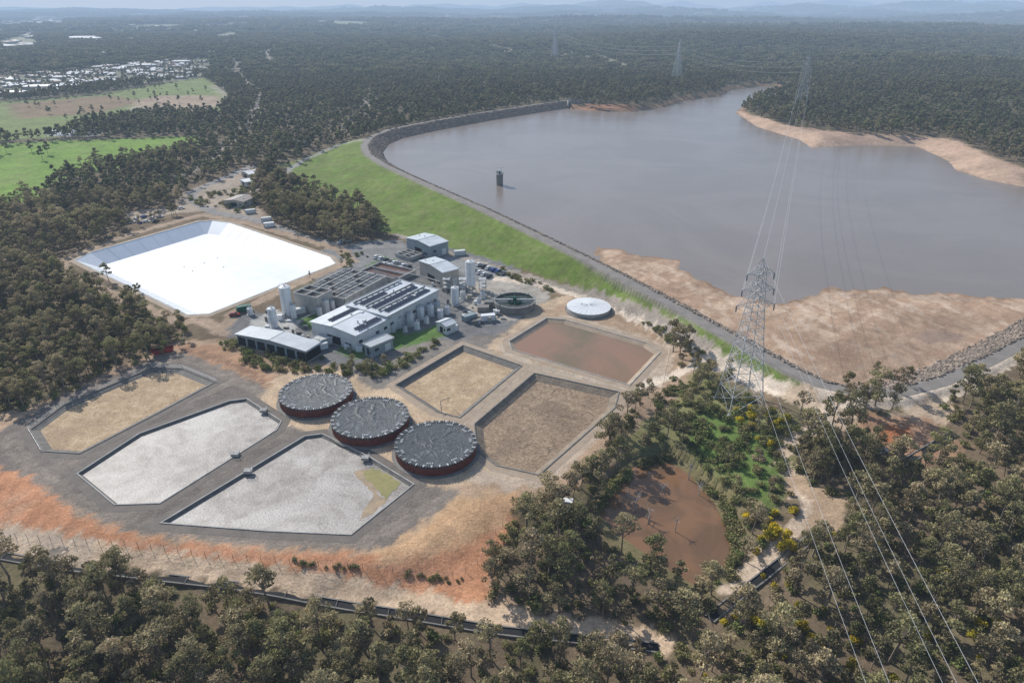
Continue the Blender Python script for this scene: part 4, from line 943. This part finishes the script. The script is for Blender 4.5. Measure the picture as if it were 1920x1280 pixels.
# ---------------------------------------------------------------- rocks
def rows(L,off0,off1,sp,zf,nm='riprap_rocks',s=(.7,1.5)):
    d=np.r_[0,np.cumsum(np.linalg.norm(np.diff(L,axis=0),axis=1))];ss=np.arange(0,d[-1],sp);pts=[]
    x=np.interp(ss,d,L[:,0]);y=np.interp(ss,d,L[:,1]);tx=np.gradient(x);ty=np.gradient(y);l=np.hypot(tx,ty);nx_,ny_=ty/l,-tx/l
    t=inside(lake,x-nx_*6,y-ny_*6);sg=np.where(t,-1,1)
    o=off0
    while o<=off1:
        a=x+nx_*sg*o+rng.uniform(-.5,.5,len(x));c=y+ny_*sg*o+rng.uniform(-.5,.5,len(x));pts.append(np.stack([a,c,H(a,c)+zf],1));o+=sp*.85
    p=np.vstack(pts);p=p[rng.random(len(p))<.85];q=rng.uniform(*s,len(p));print(nm,len(p));scatter(nm,p,rocks,np.stack([q,q,q],1))
rows(crest,3.2,15,1.25,.1)
# ---------------------------------------------------------------- town
b=MB();tw=town
cols=[mat('house_roof_%d'%i,c,None,.3,rough=.6) for i,c in enumerate([(.6,.61,.63),(.45,.45,.45),(.25,.26,.28),(.30,.19,.14),(.72,.72,.72)])]
def house(x,y,L,W,h,a,rm):
    z=float(H(np.array([x]),np.array([y]))[0]);b.o=np.array([x,y,z]);b.ux=(math.cos(a),math.sin(a))
    b.box(-L/2,L/2,-W/2,W/2,-1,h,'wallb');e=.6;r=h+1.8
    b.add([(-L/2-e,-W/2-e,h),(L/2+e,-W/2-e,h),(L/2+e,W/2+e,h),(-L/2-e,W/2+e,h),(-L/2+W/2,0,r),(L/2-W/2,0,r)],[(0,1,5,4),(1,2,5),(2,3,4,5),(3,0,4)],rm)
cnt=0
while cnt<190:
    q=rng.uniform(tw.min(0),tw.max(0))
    if inside(tw,q[:1],q[1:])[0] and (q[1]>0):
        house(q[0],q[1],rng.uniform(13,22),rng.uniform(9,12),3.2,rng.choice([.3,1.87])+rng.uniform(-.1,.1),cols[rng.integers(0,5)]);cnt+=1
for u,v,L in ((85,168,60),(275,127,40),(340,120,40),(20,180,50),(160,72,120),(175,74,90),(145,74,60),(600,42,80)):
    x,y,z=GH(u,v);house(x[0],y[0],L,L*.4,6,.2,cols[4])
for k in range(260):
    u=rng.uniform(-50,430);v=rng.uniform(28,108)
    if rng.random()<(u/700): continue
    x,y,z=GH(u,v);k_=1+y[0]/3500;house(x[0],y[0],20*k_,13*k_,4*k_,rng.uniform(0,3),cols[rng.integers(0,5)])
b.obj('distant_houses')
# ---------------------------------------------------------------- light, haze, sky, camera
az=math.radians(-41);el=math.radians(35.5)
S=Vector((math.sin(az)*math.cos(el),math.cos(az)*math.cos(el),math.sin(el)))
l=bpy.data.lights.new('sun','SUN');l.energy=5.0;l.angle=math.radians(.5);l.color=(1,.97,.91);o=link(bpy.data.objects.new('sun',l));o.rotation_euler=S.to_track_quat('Z','Y').to_euler()
w=bpy.data.worlds.new('World');bpy.context.scene.world=w;w.use_nodes=True;nt=w.node_tree
sk=nt.nodes.new('ShaderNodeTexSky');sk.sky_type='NISHITA';sk.sun_disc=False;sk.sun_elevation=el;sk.sun_rotation=az;sk.altitude=250;sk.dust_density=1.0
nt.links.new(sk.outputs[0],nt.nodes['Background'].inputs[0]);nt.nodes['Background'].inputs[1].default_value=.13
m=bpy.data.materials.new('atmospheric_haze');m.use_nodes=True;nt=m.node_tree;nt.nodes.remove(nt.nodes['Principled BSDF'])
va=nt.nodes.new('ShaderNodeVolumeAbsorption');em=nt.nodes.new('ShaderNodeEmission');ad=nt.nodes.new('ShaderNodeAddShader')
va.inputs['Color'].default_value=(0,0,0,1);va.inputs['Density'].default_value=1/7800
em.inputs['Color'].default_value=(.42,.57,.79,1);em.inputs['Strength'].default_value=1/7800  # the air itself emits a pale blue glow, standing in for scattered daylight
nt.links.new(va.outputs[0],ad.inputs[0]);nt.links.new(em.outputs[0],ad.inputs[1]);nt.links.new(ad.outputs[0],nt.nodes['Material Output'].inputs['Volume'])
b=MB();b.box(-16800,16800,-280,18800,-300,700,m);b.obj('haze')
cam=bpy.data.cameras.new('camera');cam.lens=24;cam.sensor_width=36;cam.clip_end=60000;cam.clip_start=.5
o=link(bpy.data.objects.new('camera',cam));o.location=(0,0,CH);o.rotation_euler=(math.pi/2-PIT,0,0);bpy.context.scene.camera=o
sc=bpy.context.scene;sc.view_settings.view_transform='Standard';sc.view_settings.look='None';sc.view_settings.exposure=0
